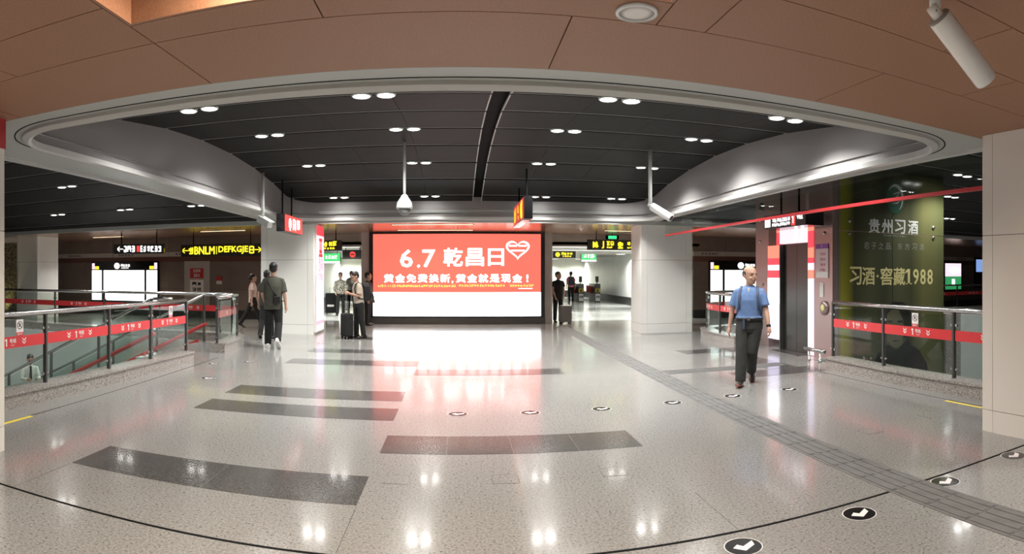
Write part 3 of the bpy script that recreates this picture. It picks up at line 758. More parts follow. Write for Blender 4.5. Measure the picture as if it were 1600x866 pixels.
# ------------------------------------------------------------------ stairwells
DEPTH = -5.0
def void(side, v):
    x0, x1, y0, y1 = v
    wall('wall_stairwell_%s_near' % side, x0, x1, y0 - .1, y0 + .02, DEPTH, -.001, 'stair_wall')
    wall('wall_stairwell_%s_far' % side, x0, x1, y1 - .02, y1 + .1, DEPTH, -.001, 'stair_wall')
    wall('wall_stairwell_%s_west' % side, x0 - .1, x0 + .02, y0, y1, DEPTH, -.001, 'stair_wall')
    wall('wall_stairwell_%s_east' % side, x1 - .02, x1 + .1, y0, y1, DEPTH, -.001, 'stair_wall')
    struct('floor', MB().box(x0 - 8 if side == 'left' else x0, x1, y0, y1, DEPTH - .1, DEPTH), 'granite')
void('left', LV); void('right', RV)
# landing and staircase
struct('floor', MB().box(-5.85, -5.04, 9.98, 13.14, -.35, .001), 'granite')
t = thing('staircase', 'granite stairs with glass sides and steel handrails going down from the hall', 'stairs', (-5.85, 11.6, 0))
for k in range(24):
    obj('step', MB().box(-5.85 - .3 * (k + 1), -5.85 - .3 * k, 10.5, 12.95, -.15 * (k + 1) - .2, -.15 * (k + 1)), 'stair_tread', t, world=True)
for y in (10.45, 12.98):
    def sl(x, z): return (x, y, z - .5 * (-5.85 - x) if x < -5.85 else z)
    obj('handrail', MB().tube([(-4.95 if y > 12 else -5.3, y, 1.1), (-5.75, y, 1.1), sl(-12.9, 1.13)], .032, 12), 'steel', t, True, world=True)
    obj('stringer', MB().tube([sl(-5.7, .42), sl(-12.9, .42)], .045, 8), 'red_paint', t, world=True)
    obj('stringer', MB().tube([sl(-5.9, .02), sl(-12.9, .02)], .06, 8), 'red_paint', t, world=True)
    for k in range(6):
        x = -5.75 - 1.25 * k; g = .5 * max(0, -5.85 - x)
        ps = obj('post', MB().box(x - .02, x + .02, y - .03, y + .03, -.16 - g, 1.1 - g), 'steel_dark', t, world=True)
        if k < 5:
            x2 = x - 1.2; g2 = .5 * max(0, -5.85 - x2)
            obj('glass_pane', MB().add([(x - .05, y - .006, .1 - g), (x2, y - .006, .1 - g2), (x2, y - .006, 1.0 - g2), (x - .05, y - .006, 1.0 - g), (x - .05, y + .006, .1 - g), (x2, y + .006, .1 - g2), (x2, y + .006, 1.0 - g2), (x - .05, y + .006, 1.0 - g)],
                [(3, 2, 1, 0), (4, 5, 6, 7), (0, 1, 5, 4), (1, 2, 6, 5), (2, 3, 7, 6), (3, 0, 4, 7)]), 'glass', t, world=True)
# right void: pier and pale parapet behind the advert
tag(obj('parapet_wall', MB().box(9.845, 14, 9.2, 9.32, DEPTH, .72), 'stair_wall', bevel=.01), 'pale parapet wall beside the olive advert', 'wall')
tag(obj('stone_pier', MB().box(9.37, 9.84, 9.04, 9.32, DEPTH, .74), 'granite_curb', bevel=.01), 'grey stone pier next to the olive advert', 'pier')

# ------------------------------------------------------------------ lift
LX, LY0, LY1 = 6.45, 9.1, 12.08
lift = thing('lift', 'lift with dark doors framed by glowing pink and white light panels', 'elevator', (LX, 10.5, 0))
body = MB()
for a, b_, z0, z1 in ((LY0, 9.71, 0, HB), (11.49, LY1, 0, HB), (9.71, 11.49, 2.56, HB)): body.box(LX, LX + .12, a, b_, z0, z1)
body.box(LX + .12, 9.3, LY1 - .1, LY1, 0, HB); body.box(9.25, 9.35, LY0 + .1, LY1, -3, HB)
obj('body', body, 'lift_steel', lift, world=True)
for y0, y1 in ((9.93, 10.445), (10.455, 10.98)): obj('door', MB().box(LX + .07, LX + .1, y0, y1, .01, 2.2), 'lift_door', lift, world=True)
obj('door_frame', MB().box(LX - .01, LX + .1, 9.90, 9.93, 0, 2.2).box(LX - .01, LX + .1, 10.98, 11.01, 0, 2.2), 'steel_dark', lift, world=True)
obj('threshold', MB().box(LX - .25, LX + .1, 9.93, 10.98, 0, .006), 'granite_dark', lift, world=True)
def lit(y0, y1, z0, z1, mm): obj('lit_panel', MB().box(LX - .02, LX + .1, y0, y1, z0, z1 - .004), mm, lift, world=True)
for z0, z1, mm in ((.2, .95, 'lilac_panel'), (.95, 1.5, 'box_white'), (1.5, 1.66, 'red_panel'), (1.66, 1.78, 'pink_light'), (1.78, 1.92, 'red_panel'), (1.92, 2.19, 'coral_panel')): lit(11.01, 11.49, z0, z1, mm)
lit(11.01, 11.12, 2.19, 2.45, 'red_panel'); lit(11.01, 11.12, 2.45, 2.56, 'coral_panel')
for z0, z1, mm in ((.02, .55, 'pink_light'), (.55, 1.5, 'lilac_panel'), (1.5, 1.66, 'coral_panel'), (1.66, 1.8, 'pink_light'), (1.8, 1.9, 'red_panel'), (1.9, 2.1, 'coral_panel'), (2.1, 2.42, 'red_panel'), (2.42, 2.56, 'coral_panel')): lit(9.71, 9.90, z0, z1, mm)
lit(9.93, 10.98, 2.21, 2.56, 'pink_light')
for k in (0, 1): obj('printed_streak', MB().prism([(-.10, -.14), (-.02, -.14), (.08, .14), (-.03, .14)][::1], -.003, 0).rz(R(-90), (LX - .021, 10.32 - .24 * k, 2.38)), 'screen_white', lift, world=True)  # slanted white bands of the lit header's printed graphic
for y, z in ((11.85, 2.75), (11.85, 2.3), (9.35, 2.35), (9.35, 2.75), (11.75, 1.35)): obj('fitting', MB().lathe([(.03, 0), (.03, .02), (.02, .03), (.003, .03)], n=14).xf(Matrix.Translation((LX, y, z)) @ Matrix.Rotation(R(-90), 4, 'Y')), 'steel', lift, True, world=True)
obj('speaker_grille', MB().lathe([(.1, 0), (.1, .02), (.05, .025), (.003, .02)], n=20).xf(Matrix.Translation((LX, 11.8, 3.05)) @ Matrix.Rotation(R(-90), 4, 'Y')), 'steel_dark', lift, True, world=True)
cp = obj('call_plate', MB().box(LX - .012, LX, 9.38, 9.5, 1.15, 1.42), 'white_plastic', lift, world=True)
obj('call_button', MB().lathe([(.13, 0), (.13, .03), (.09, .05), (.003, .05)], n=24).xf(Matrix.Translation((LX, 9.35, .95)) @ Matrix.Rotation(R(-90), 4, 'Y')), 'lift_steel', lift, True, world=True)
obj('call_button', MB().lathe([(.07, .05), (.06, .06), (.003, .06)], n=20).xf(Matrix.Translation((LX, 9.35, .95)) @ Matrix.Rotation(R(-90), 4, 'Y')), 'print_gold', lift, True, world=True)
# poster on the lift front
o = thing('poster', 'pink poster with purple header on the lift front', 'poster', (LX - .01, 9.42, 1.82), R(-90))
obj('sheet', MB().box(-.2, .2, -.008, .01, -.31, .24), 'pink_paper', o); obj('header', MB().box(-.2, .2, -.01, .01, .24, .33), 'purple_print', o)
for k in range(4): obj('lettering', put(glyphs(3, .18, .05, seed=k, th=.1), .03, -.009, .14 - .1 * k), 'red_paint', o)
obj('lettering', put(text('1', None, .0001 + .05, .02), 0, -.011, .285), 'white_print', o); obj('white_field', MB().box(-.19, .19, -.009, 0, -.3, -.2), 'white_print', o)
# bumper rails
for yy, lb in ((9.2, 'low steel bumper rail beside the glass railing in front of the lift'), (11.62, 'low steel bumper rail at the lift\'s farther side by the lit panel')):
    o = thing('bumper_rail', lb, 'rail', (6.12, yy, 0))
    obj('bar', MB().tube([(0, -.32, .2), (0, .32, .2)], .035, 12), 'steel', o, True)
    for q in (-.18, .18): obj('leg', MB().lathe([(.035, 0), (.03, .02), (.02, .03), (.02, .17)], (0, q, 0), 12), 'steel', o, True)
# olive advert film on the shaft's glass side
ad = thing('lift_shaft_advert', 'dark olive glass advert with silver and gold characters beside the lift', 'advert', (LX, LY0, 0))
for x0, x1 in ((LX + .125, 7.9), (7.91, 9.36)):
    for z0, z1 in ((-3.5, -.002), (.0, 2.385), (2.395, HB)):
        obj('glass_sheet', MB().box(x0, x1 - .004, LY0, LY0 + .03, z0, z1), 'olive_film', ad, world=True)
def on_ad(name, mb, px, py, mm):
    p = onY(px, py, LY0); return obj(name, put(mb, p.x, LY0 - .001, p.z), mm, ad, world=True)
for k, ch in enumerate('贵州习酒'): on_ad('lettering', text(ch, .27, .27, .02), 1366 + 20.2 * k, 353 + .8 * k, 'print_silver')
on_ad('lettering', text('GUIZHOU XIJIU', .6, .045, .0), 1398, 369, 'print_faint')
for k, ch in enumerate('君子之品东方习酒'): on_ad('lettering', text(ch, .13, .13, .0), 1354 + 11.3 * k + (7 if k > 3 else 0), 384 + .3 * k, 'print_faint')
for ch, px, w_, h in (('习', 1337, .27, .33), ('酒', 1357, .30, .33), ('·', 1371, .05, .05), ('窖', 1385, .30, .34), ('藏', 1405, .30, .34), ('1', 1420, .06, .31), ('9', 1431, .15, .31), ('8', 1442, .15, .31), ('8', 1453, .15, .31)):
    on_ad('lettering', one(h, True) if ch == '1' else text(ch, w_, h, .02), px, 432 + (px - 1395) * .015, 'print_gold')
p = onY(1399, 309, LY0)
em = obj('emblem', MB().ell((p.x, LY0 - .004, p.z), (.24, .006, .33), 32, 12), 'green_emblem', ad, True, world=True)
sw = MB()
for a0, a1, rr in ((-60, 150, .2),):
    for k in range(16):
        b0, b1 = R(a0 + (a1 - a0) * k / 16), R(a0 + (a1 - a0) * (k + 1) / 16); th0 = .05 * math.sin(math.pi * k / 16) + .006; th1 = .05 * math.sin(math.pi * (k + 1) / 16) + .006
        sw.prism([(rr * math.cos(b0), rr * 1.35 * math.sin(b0)), (rr * math.cos(b1), rr * 1.35 * math.sin(b1)), ((rr - th1) * math.cos(b1), (rr - th1) * 1.35 * math.sin(b1)), ((rr - th0) * math.cos(b0), (rr - th0) * 1.35 * math.sin(b0))][::-1], -.003, 0)
for pts in ([(-.12, -.06), (.02, .02), (.08, .10), (-.08, .05), (-.02, .09), (.11, .13), (.03, -.01)], [(-.12, -.13), (.05, -.12), (.15, -.03), (.06, -.08)]): sw.prism(pts, -.003, 0)
obj('swirl', put(sw, p.x - LX, -.012, p.z), 'print_silver', em)
# printed portrait, plain and generic
def adp(px, py): q = onY(px, py, LY0); return (q.x, q.z)
obj('printed_coat', MB().prism([adp(*q) for q in ((1360, 590), (1452, 590), (1447, 565), (1436, 548), (1424, 538), (1418, 530), (1402, 546), (1391, 538), (1385, 540), (1372, 552), (1364, 570))], LY0 - .003, LY0), 'coat_print', ad, world=True)
obj('printed_hair', MB().prism([adp(*q) for q in ((1383, 500), (1384, 530), (1420, 528), (1423, 500), (1421, 480), (1410, 472), (1395, 472), (1387, 480))], LY0 - .004, LY0), 'hair_print', ad, world=True)
obj('printed_face', MB().prism([adp(*q) for q in ((1384, 505), (1384, 518), (1386, 530), (1391, 540), (1398, 544), (1405, 541), (1410, 532), (1412, 518), (1411, 500), (1404, 485), (1392, 484), (1386, 492))], LY0 - .006, LY0), 'face_print', ad, world=True)
obj('printed_features', MB().prism([adp(*q) for q in ((1393, 533), (1398, 535), (1406, 532), (1398, 531))], LY0 - .008, LY0).prism([adp(*q) for q in ((1397, 522), (1402, 522), (1401, 505))], LY0 - .007, LY0)
    .prism([adp(*q) for q in ((1386, 504), (1394, 504), (1394, 501), (1386, 501))], LY0 - .008, LY0).prism([adp(*q) for q in ((1402, 504), (1410, 504), (1410, 501), (1402, 501))], LY0 - .008, LY0), 'coat_print', ad, world=True)
for px, py in ((1327, 345), (1327, 365), (1458, 356), (1458, 372), (1349, 560), (1360, 560)):
    on_ad('glass_fitting', MB().lathe([(.035, 0), (.035, .02), (.02, .03), (.003, .03)], n=12).xf(Matrix.Rotation(R(90), 4, 'X')), px, py, 'steel')
# lift sign
sg = thing('hanging_sign', 'dark hanging sign with white lettering and red stripe above the lift door', 'sign', (5.86, 9.85, 2.46), R(-90))
obj('housing', MB().box(-.78, .78, .0, .38, 0, .27), 'black_gloss', sg, bevel=.01)
obj('face', MB().box(-.76, .76, -.01, .0, .015, .255), 'plinth', sg)
obj('pictogram', MB().box(-.72, -.5, -.012, -.01, .04, .23), 'sign_white', sg)
obj('lettering', put(glyphs(7, .68, .1, seed=11, th=.22), -.1, -.011, .17), 'sign_white', sg)
obj('lettering', put(glyphs(12, .68, .06, seed=12, th=.22), -.1, -.011, .07), 'sign_white', sg)
obj('red_field', MB().box(.28, .42, -.012, -.01, .02, .25), 'sign_red', sg); obj('lettering', put(one(.14), .35, -.013, .13), 'sign_white', sg)
obj('lettering', put(glyphs(2, .22, .1, seed=13, th=.22), .58, -.011, .17), 'sign_white', sg)
for q in (-.35, .3): obj('rod', MB().cyl((q, .15, .27), (q, .15, HB - 2.46), .02), 'black', sg)

# smoke curtain of hanging glass
sc_ = thing('glass_smoke_curtain', 'hanging glass screen with a red bottom edge along the ceiling opening', 'glass screen', (RX1, 9, 2.55))
ysc = [4.03, 5.25, 6.6, 8.2, 9.8, 11.4, 13.0, 14.6]
for a, b_ in zip(ysc[:-1], ysc[1:]):
    obj('glass_pane', MB().box(RX1 - .006, RX1 + .006, a + .006, b_ - .006, 2.58, HC + .02), 'glass_clear', sc_, world=True)
    obj('red_edge', MB().box(RX1 - .022, RX1 + .022, a, b_, 2.535, 2.58), 'red_trim', sc_, world=True)

# ------------------------------------------------------------------ light-box maps on the far wall
def map_box(label, x0, x1, z0=.5, z1=2.05):
    t = thing('map_light_box', label, 'light box', ((x0 + x1) / 2, BACK - .1, z0))
    w_ = x1 - x0; h = z1 - z0
    obj('frame', MB().box(-w_ / 2, w_ / 2, 0, .1, 0, h), 'black_gloss', t)
    a = w_ * .15
    for q0, q1 in ((-w_ / 2 + .04, -w_ / 2 + .04 + a), (-w_ / 2 + a + .14, w_ / 2 - a - .14), (w_ / 2 - .04 - a, w_ / 2 - .04)):
        obj('lit_panel', MB().box(q0, q1, -.01, 0, .05, h - .34), 'box_white', t)
    for s_ in (-1, 1):
        obj('pink_mark', MB().box(s_ * (w_ / 2 - .1) - .06, s_ * (w_ / 2 - .1) + .06, -.01, 0, h - .3, h - .06), 'pink_light', t)
        obj('yellow_mark', MB().box(s_ * (w_ / 2 - .27) - .09, s_ * (w_ / 2 - .27) + .09, -.01, 0, h - .3, h - .18), 'sign_yellow', t)
    obj('logo', put(MB().ell((0, 0, 0), (.13, .006, .12), 20, 8), -.3, -.004, h - .17), 'sign_white', t)
    obj('lettering', put(glyphs(4, .45, .1, seed=8), .08, -.002, h - .15), 'sign_white', t); obj('lettering', put(glyphs(5, .35, .05, seed=9), .06, -.002, h - .25), 'sign_white', t)
map_box('white glowing map light box on the wall behind the stairs', onY(145, 430, 20).x, onY(249, 430, 20).x)
map_box('white glowing map light box on the wall beside the lift', onY(1107, 430, 20).x, onY(1107, 430, 20).x + 3.1)
def simple(name, label, cat, x, y, z, parts, rz=0, group=None):
    t = thing(name, label, cat, (x, y, z), rz, group)
    for nm, mb, mm in parts: obj(nm, mb, mm, t)
    return t
p = onY(308, 435, 20)
simple('notice_board', 'pale wall notice with red block between light box and column', 'notice', p.x, BACK - .02, p.z, [
    ('board', MB().box(-.5, .5, -.01, .02, -1.15, .62), 'map_band'), ('red_block', MB().box(-.27, .27, -.015, 0, .0, .36), 'red_paint'), ('lettering', put(glyphs(3, .3, .1, seed=1), 0, -.016, .27), 'white_print'), ('lettering', put(glyphs(3, .26, .12, seed=2), 0, -.016, .1), 'white_print'),
    ('pictograms', MB().box(-.27, .27, -.012, 0, -.5, -.06), 'white_card'), ('lettering', put(glyphs(2, .4, .12, seed=5, th=.3), 0, -.013, -.2), 'plinth'), ('lettering', put(glyphs(2, .4, .1, seed=6, th=.3), 0, -.013, -.4), 'plinth')])
p = onY(343, 438, 20)
simple('fire_alarm', 'small red fire alarm button box on the brown wall', 'alarm', p.x, BACK - .02, p.z, [('box', MB().box(-.1, .1, -.05, .02, -.02, .14), 'red_paint'), ('plate', MB().box(-.1, .1, -.03, .02, -.14, -.02), 'white_plastic')])
p = onY(1488, 432, 20)
simple('advert_screen', 'wall screen with pink picture over a green field beyond the lift', 'screen', p.x, BACK - .06, p.z, [('frame', MB().box(-.62, .62, 0, .06, -.7, .72), 'black_gloss'), ('upper_picture', MB().box(-.55, .55, -.01, 0, .0, .62), 'pink_light'), ('cloud', MB().ell((.1, -.01, .3), (.4, .008, .16), 18, 8), 'screen_text'), ('lower_picture', MB().box(-.55, .55, -.01, 0, -.62, 0), 'tv_green'), ('logo', put(MB().prism([(-.1, -.12), (.1, -.12), (.1, .12), (-.1, .12)], -.013, -.01), 0, 0, -.25), 'screen_white')])
p = onY(1536, 425, 20)
simple('advert_screen', 'wall screen with dim blue picture beyond the lift', 'screen', p.x, BACK - .06, p.z, [('frame', MB().box(-.7, .7, 0, .06, -.8, .72), 'black_gloss'), ('picture', MB().box(-.6, .6, -.01, 0, .0, .62), 'tv_blue')])

# ------------------------------------------------------------------ hanging signs
def hang_sign(label, x, y, z, w_, h, rz, parts, top, back='black_gloss', rods=(-.35, .35), depth=.12, rodr=.018, face='plinth'):
    t = thing('hanging_sign', label, 'sign', (x, y, z), rz)
    obj('housing', MB().box(-w_ / 2, w_ / 2, 0, depth, 0, h), back, t, bevel=.006)
    obj('face', MB().box(-w_ / 2 + .012, w_ / 2 - .012, -.008, .0, .012, h - .012), face, t)
    for q in rods: obj('rod', MB().cyl((q * w_, depth / 2, h), (q * w_, depth / 2, top - z), rodr), 'black', t)
    for nm, mb, mm in parts: obj(nm, put(mb, 0, -.0085, h / 2), mm, t)
    return t
# red double-sided signs across the hall
hang_sign('red hanging sign with yellow lettering and a pale metal lower edge', 1.36, 13.5, 2.72, 2.2, .46, R(-90), [
    ('lettering', put(glyphs(3, .42, .34, seed=21, th=.26), .62, 0, 0), 'sign_yellow'), ('lettering', put(glyphs(2, .26, .16, seed=22, th=.26), -.05, 0, .08), 'sign_orange'), ('lettering', put(glyphs(2, .16, .08, seed=23, th=.26), -.02, 0, -.1), 'sign_orange'),
    ('lettering', put(glyphs(3, .5, .3, seed=24, th=.26), -.72, 0, 0), 'sign_orange'), ('lower_edge', MB().box(-1.1, 1.1, -.02, .14, -.26, -.23), 'edge_metal')], 3.8, face='sign_red_dim', rods=(-.36, .36), depth=.18)
hang_sign('red hanging sign with white pictogram beside the white column', -3.85, 13.95, 2.55, 1.55, .40, R(90), [
    ('pictogram', MB().ell((-.35, 0, 0), (.13, .004, .13), 16, 8).box(-.4, -.3, -.004, 0, -.16, -.1), 'sign_white'), ('lettering', put(glyphs(3, .3, .26, seed=31, th=.2), .02, 0, 0), 'sign_white'), ('lettering', put(glyphs(3, .3, .22, seed=32, th=.2), .4, 0, .02), 'sign_white')], 3.75, face='sign_red', rods=(-.40, .1), depth=.2)
# black signs
p = onY(345, 391, 18.5); w_ = onY(410, 391, 18.5).x - onY(282, 391, 18.5).x
hang_sign('long black hanging sign with yellow letters and an arrow at each end', p.x, 18.5, p.z - .2, w_, .40, 0, [
    ('arrow', put(arrow(.22, True), -w_ * .44, 0, 0), 'sign_yellow'), ('arrow', put(arrow(.22, False), w_ * .44, 0, 0), 'sign_yellow'), ('exit_symbol', put(glyphs(1, .2, .24, seed=41, th=.2), -w_ * .37, 0, 0), 'sign_yellow'), ('exit_symbol', put(glyphs(1, .2, .24, seed=42, th=.2), w_ * .37, 0, 0), 'sign_yellow'),
    ('lettering', put(text('BNLM', w_ * .25, .25, .04), -w_ * .20, 0, 0), 'sign_yellow'), ('divider', MB().box(-w_ * .05 - .012, -w_ * .05 + .012, -.002, 0, -.13, .13), 'sign_yellow'), ('lettering', put(text('DEFKGJE', w_ * .35, .25, .04), w_ * .15, 0, 0), 'sign_yellow')], 2.92)
p = onY(216, 389, 17.0); w_ = 1.75
hang_sign('black hanging sign with white lettering and left arrow over the stairs', p.x, 17.0, p.z - .16, w_, .32, R(8), [
    ('arrow', put(arrow(.2, True), -w_ * .36, 0, 0), 'sign_white'), ('lettering', put(glyphs(3, .42, .2, seed=51, th=.2), -w_ * .18, 0, 0), 'sign_white'), ('red_mark', MB().box(-.05, .05, -.003, 0, -.1, .1), 'sign_red'), ('lettering', put(glyphs(2, .2, .2, seed=52, th=.2), .17, 0, 0), 'sign_white'), ('lettering', put(glyphs(4, .5, .18, seed=53, th=.2), .55, 0, -.01), 'sign_white')], 2.92)
x0, x1 = onY(918, 383, 18.9).x, onY(1012, 383, 18.9).x; p = onY(950, 383, 18.9)
hang_sign('black hanging sign with yellow symbols before the ticket gate corridor', (x0 + x1) / 2, 18.9, p.z - .16, x1 - x0, .33, 0, [
    ('pictogram', put(glyphs(1, .22, .22, seed=61, th=.25), -.74, 0, 0), 'sign_yellow'), ('lettering', put(text('J', None, .22, .05), -.5, 0, 0), 'sign_yellow'), ('lettering', put(glyphs(2, .26, .12, seed=62, th=.3), -.26, 0, .05), 'sign_yellow'), ('lettering', put(glyphs(3, .2, .05, seed=63, th=.3), -.28, 0, -.08), 'sign_yellow'),
    ('pictogram', put(glyphs(1, .24, .22, seed=64, th=.25), .08, 0, 0), 'sign_yellow'), ('lettering', put(glyphs(3, .42, .12, seed=65, th=.3), .5, 0, .05), 'sign_yellow'), ('lettering', put(glyphs(4, .4, .05, seed=66, th=.3), .5, 0, -.08), 'sign_yellow')], 2.92)
x0, x1 = onY(470, 383, 18.6).x, onY(534, 383, 18.6).x; p = onY(520, 384, 18.6)
hang_sign('black hanging sign with yellow lettering beside the pink light box', (x0 + x1) / 2, 18.6, p.z - .16, x1 - x0, .33, 0, [
    ('lettering', put(glyphs(4, .58, .15, seed=71, th=.3), .22, 0, .05), 'sign_yellow'), ('lettering', put(glyphs(5, .45, .06, seed=72, th=.3), .22, 0, -.09), 'sign_yellow')], 2.92)
p = onY(551, 398, 21.5)
hang_sign('black hanging sign with round red emblem in the shorter corridor', p.x, 21.5, p.z - .16, .75, .33, 0, [('emblem', MB().ell((.0, 0, 0), (.11, .004, .11), 20, 8), 'sign_red'), ('emblem_bar', MB().box(-.07, .07, -.007, 0, -.02, .02), 'plinth')], 2.56)
p = onY(882, 398, 26)
hang_sign('small black sign with yellow lettering hung in the ticket gate corridor', p.x, 26, p.z - .15, 1.0, .3, 0, [('pictogram', MB().ell((-.3, 0, 0), (.1, .004, .1), 16, 8), 'sign_yellow'), ('lettering', put(glyphs(4, .5, .1, seed=81, th=.3), .1, 0, .04), 'sign_yellow'), ('lettering', put(glyphs(4, .4, .05, seed=82, th=.3), .1, 0, -.07), 'sign_yellow')], 2.56)
p = onY(920, 401, 30)
hang_sign('green and white lit sign hung before the ticket gates', p.x, 30, p.z - .26, .8, .5, 0, [('lettering', put(glyphs(1, .2, .2, seed=91, th=.1), -.2, 0, .05), 'sign_white'), ('lettering', put(glyphs(3, .35, .2, seed=92, th=.12), .12, 0, .03), 'sign_white'), ('white_strip', MB().box(-.38, .38, -.004, 0, -.24, -.16), 'sign_white')], 2.56, face='sign_green')
p = onY(514, 404, 24)
hang_sign('green and white lit sign hung in the shorter corridor', p.x, 24, p.z - .2, .95, .42, 0, [('lettering', put(glyphs(4, .5, .14, seed=93, th=.12), .1, 0, .04), 'sign_white'), ('white_strip', MB().box(-.45, .45, -.004, 0, -.2, -.13), 'sign_white')], 2.56, face='sign_green')
for px, py, lb in ((957, 371, 'small green running man exit sign over the black sign by the ticket gates'), (503, 379, 'small green running man exit sign beside the pink light box')):
    p = onY(px, py, 19.3)
    simple('exit_sign', lb, 'sign', p.x, 19.3, p.z, [('housing', MB().box(-.22, .22, 0, .06, -.07, .07), 'black'), ('lit_panel', MB().box(-.14, .14, -.006, 0, -.05, .05), 'exit_green'), ('rod', MB().cyl((0, .03, .07), (0, .03, 2.91 - p.z), .01), 'black')])

# ------------------------------------------------------------------ cameras and detectors
p = onY(632, 322, 10.6)
t = thing('dome_camera', 'white dome security camera hanging on a long pole from the dark ceiling', 'camera', (p.x, 10.6, p.z))
obj('pole', MB().cyl((0, 0, .1), (0, 0, vault(10.6) - p.z + .01), .026), 'white_plastic', t, True)
obj('housing', MB().lathe([(.04, .20), (.07, .15), (.13, .06), (.145, -.02), (.14, -.05)], n=24), 'white_plastic', t, True)
obj('dome', MB().lathe([(.11, -.05), (.105, -.1), (.07, -.15), (.02, -.17)], n=24), 'grey_plastic', t, True)
def bullet(label, top, knuckle, end, r, zc, polr):
    t = thing('bullet_camera', label, 'camera', knuckle)
    k = Vector(knuckle); d = (Vector(end) - k); L = d.length; d.normalize()
    obj('pole', MB().cyl((top[0] - k.x, top[1] - k.y, zc - k.z), (top[0] - k.x, top[1] - k.y, polr * .5), polr), 'white_plastic', t, True)
    obj('knuckle', MB().tube([(-d * polr * 1.1), d * L * .12], [polr * 1.05, polr * 1.15], 16).ell((0, 0, 0), (polr * 1.1,) * 3, 14, 8), 'white_plastic', t, True)
    b_ = obj('housing', MB().tube([d * L * .08, d * L * .10, d * L * .98, d * L], [r * .93, r, r, r * .96], 28), 'white_plastic', t, True)
    obj('rear_cap', MB().tube([d * L * .06, d * L * .082], [r * .85, r * .95], 24), 'grey_plastic', t, True)
    obj('lens', MB().tube([d * L, d * (L * 1.003)], [r * .7, r * .68], 20), 'black_gloss', t)
    obj('screw', MB().ell(tuple(-Vector((k.x, k.y, 0)).normalized() * polr * 1.15 + d * .01), (.006, .006, .006), 8, 6), 'grey_plastic', t)
def at(px, py, d): t_ = (px - XC) / F; return Vector((d * math.sin(t_), d * math.cos(t_), EYE + (YC - py) / F * d))
kn = at(1461, 18, 2.95); bullet('large white tubular camera hanging from the orange ceiling', kn, kn, at(1541, 126, 3.2), .062, HC + .01, .028)
kn = at(1016, 321, 11.2); bullet('white tubular camera on a pole from the dark vaulted ceiling', kn, kn, at(1049, 341, 11.0), .075, vault(10.7) + .03, .035)
kn = at(411, 338, 13.2)
t = thing('box_camera', 'white box security camera on a pole in front of the column', 'camera', kn)
obj('pole', MB().cyl((0, 0, 0), (0, 0, 3.78 - kn.z), .03), 'white_plastic', t, True)
obj('housing', MB().box(-.07, .07, -.22, .16, -.08, .06).xf(Matrix.Translation((.02, 0, -.1)) @ Matrix.Rotation(R(60), 4, 'Z') @ Matrix.Rotation(R(25), 4, 'X')), 'white_plastic', t, bevel=.01)
obj('hood', MB().box(-.08, .08, -.26, .17, .06, .075).xf(Matrix.Translation((.02, 0, -.1)) @ Matrix.Rotation(R(60), 4, 'Z') @ Matrix.Rotation(R(25), 4, 'X')), 'white_plastic', t)
p = onY(900, 356, 17.8)
t = thing('smoke_detector', 'small white detector on the copper soffit right of the screen', 'detector', (p.x, 17.0, 2.9))
obj('base', MB().lathe([(.07, 0), (.07, -.02), (.05, -.05)], n=18), 'white_plastic', t, True); obj('sensor', MB().lathe([(.04, -.05), (.035, -.09), (.01, -.1)], n=14), 'white_card', t, True)

# ------------------------------------------------------------------ floor stickers
disc = MB().lathe([(.115, 0), (.115, .0015), (.001, .002)], n=28).mesh('disc'); disc.materials.append(MATS['black_gloss'])
def ringmesh():
    mb = MB()
    for k in range(28):
        a0, a1 = 2 * math.pi * k / 28, 2 * math.pi * (k + 1) / 28
        mb.add([(.115 * math.cos(a0), .115 * math.sin(a0), .0021), (.115 * math.cos(a1), .115 * math.sin(a1), .0021), (.109 * math.cos(a1), .109 * math.sin(a1), .0022), (.109 * math.cos(a0), .109 * math.sin(a0), .0022)], [(0, 1, 2, 3)])
    return mb
rm = ringmesh().mesh('rim'); rm.materials.append(MATS['white_card'])
am = MB().slab([(-.065, -.01), (-.03, .03), (0, .0), (.07, .06), (.07, .005), (.0, -.058)][::-1], .0021, .003); am = am.mesh('arrow'); am.materials.append(MATS['white_card'])
def stickers(pts, label, group):
    for x, y in pts:
        t = thing('floor_sticker', label, 'sticker', (x, y, .0), R(-10), group); obj('disc', disc, None, t); obj('rim', rm, None, t); obj('arrow', am, None, t)
stickers([(.74, 3.15), (1.61, 3.17), (2.48, 3.19), (3.35, 3.24), (4.22, 3.25)], 'round black floor sticker with white arrow beside the dark floor joint', 'stickers along the floor joint')
stickers([(0, 6.9), (.83, 6.92), (1.68, 6.96), (2.6, 7.04), (3.46, 7.12), (4.34, 7.15)], 'round black floor sticker with white arrow in the mid hall row before the screen', 'stickers in the mid hall row')
stickers([(-3.7, 8.5), (-4.2, 9.9), (-3.7, 10.35), (-3.1, 13.6)], 'round black floor sticker with white arrow near the stair entrance', 'stickers near the stairs')

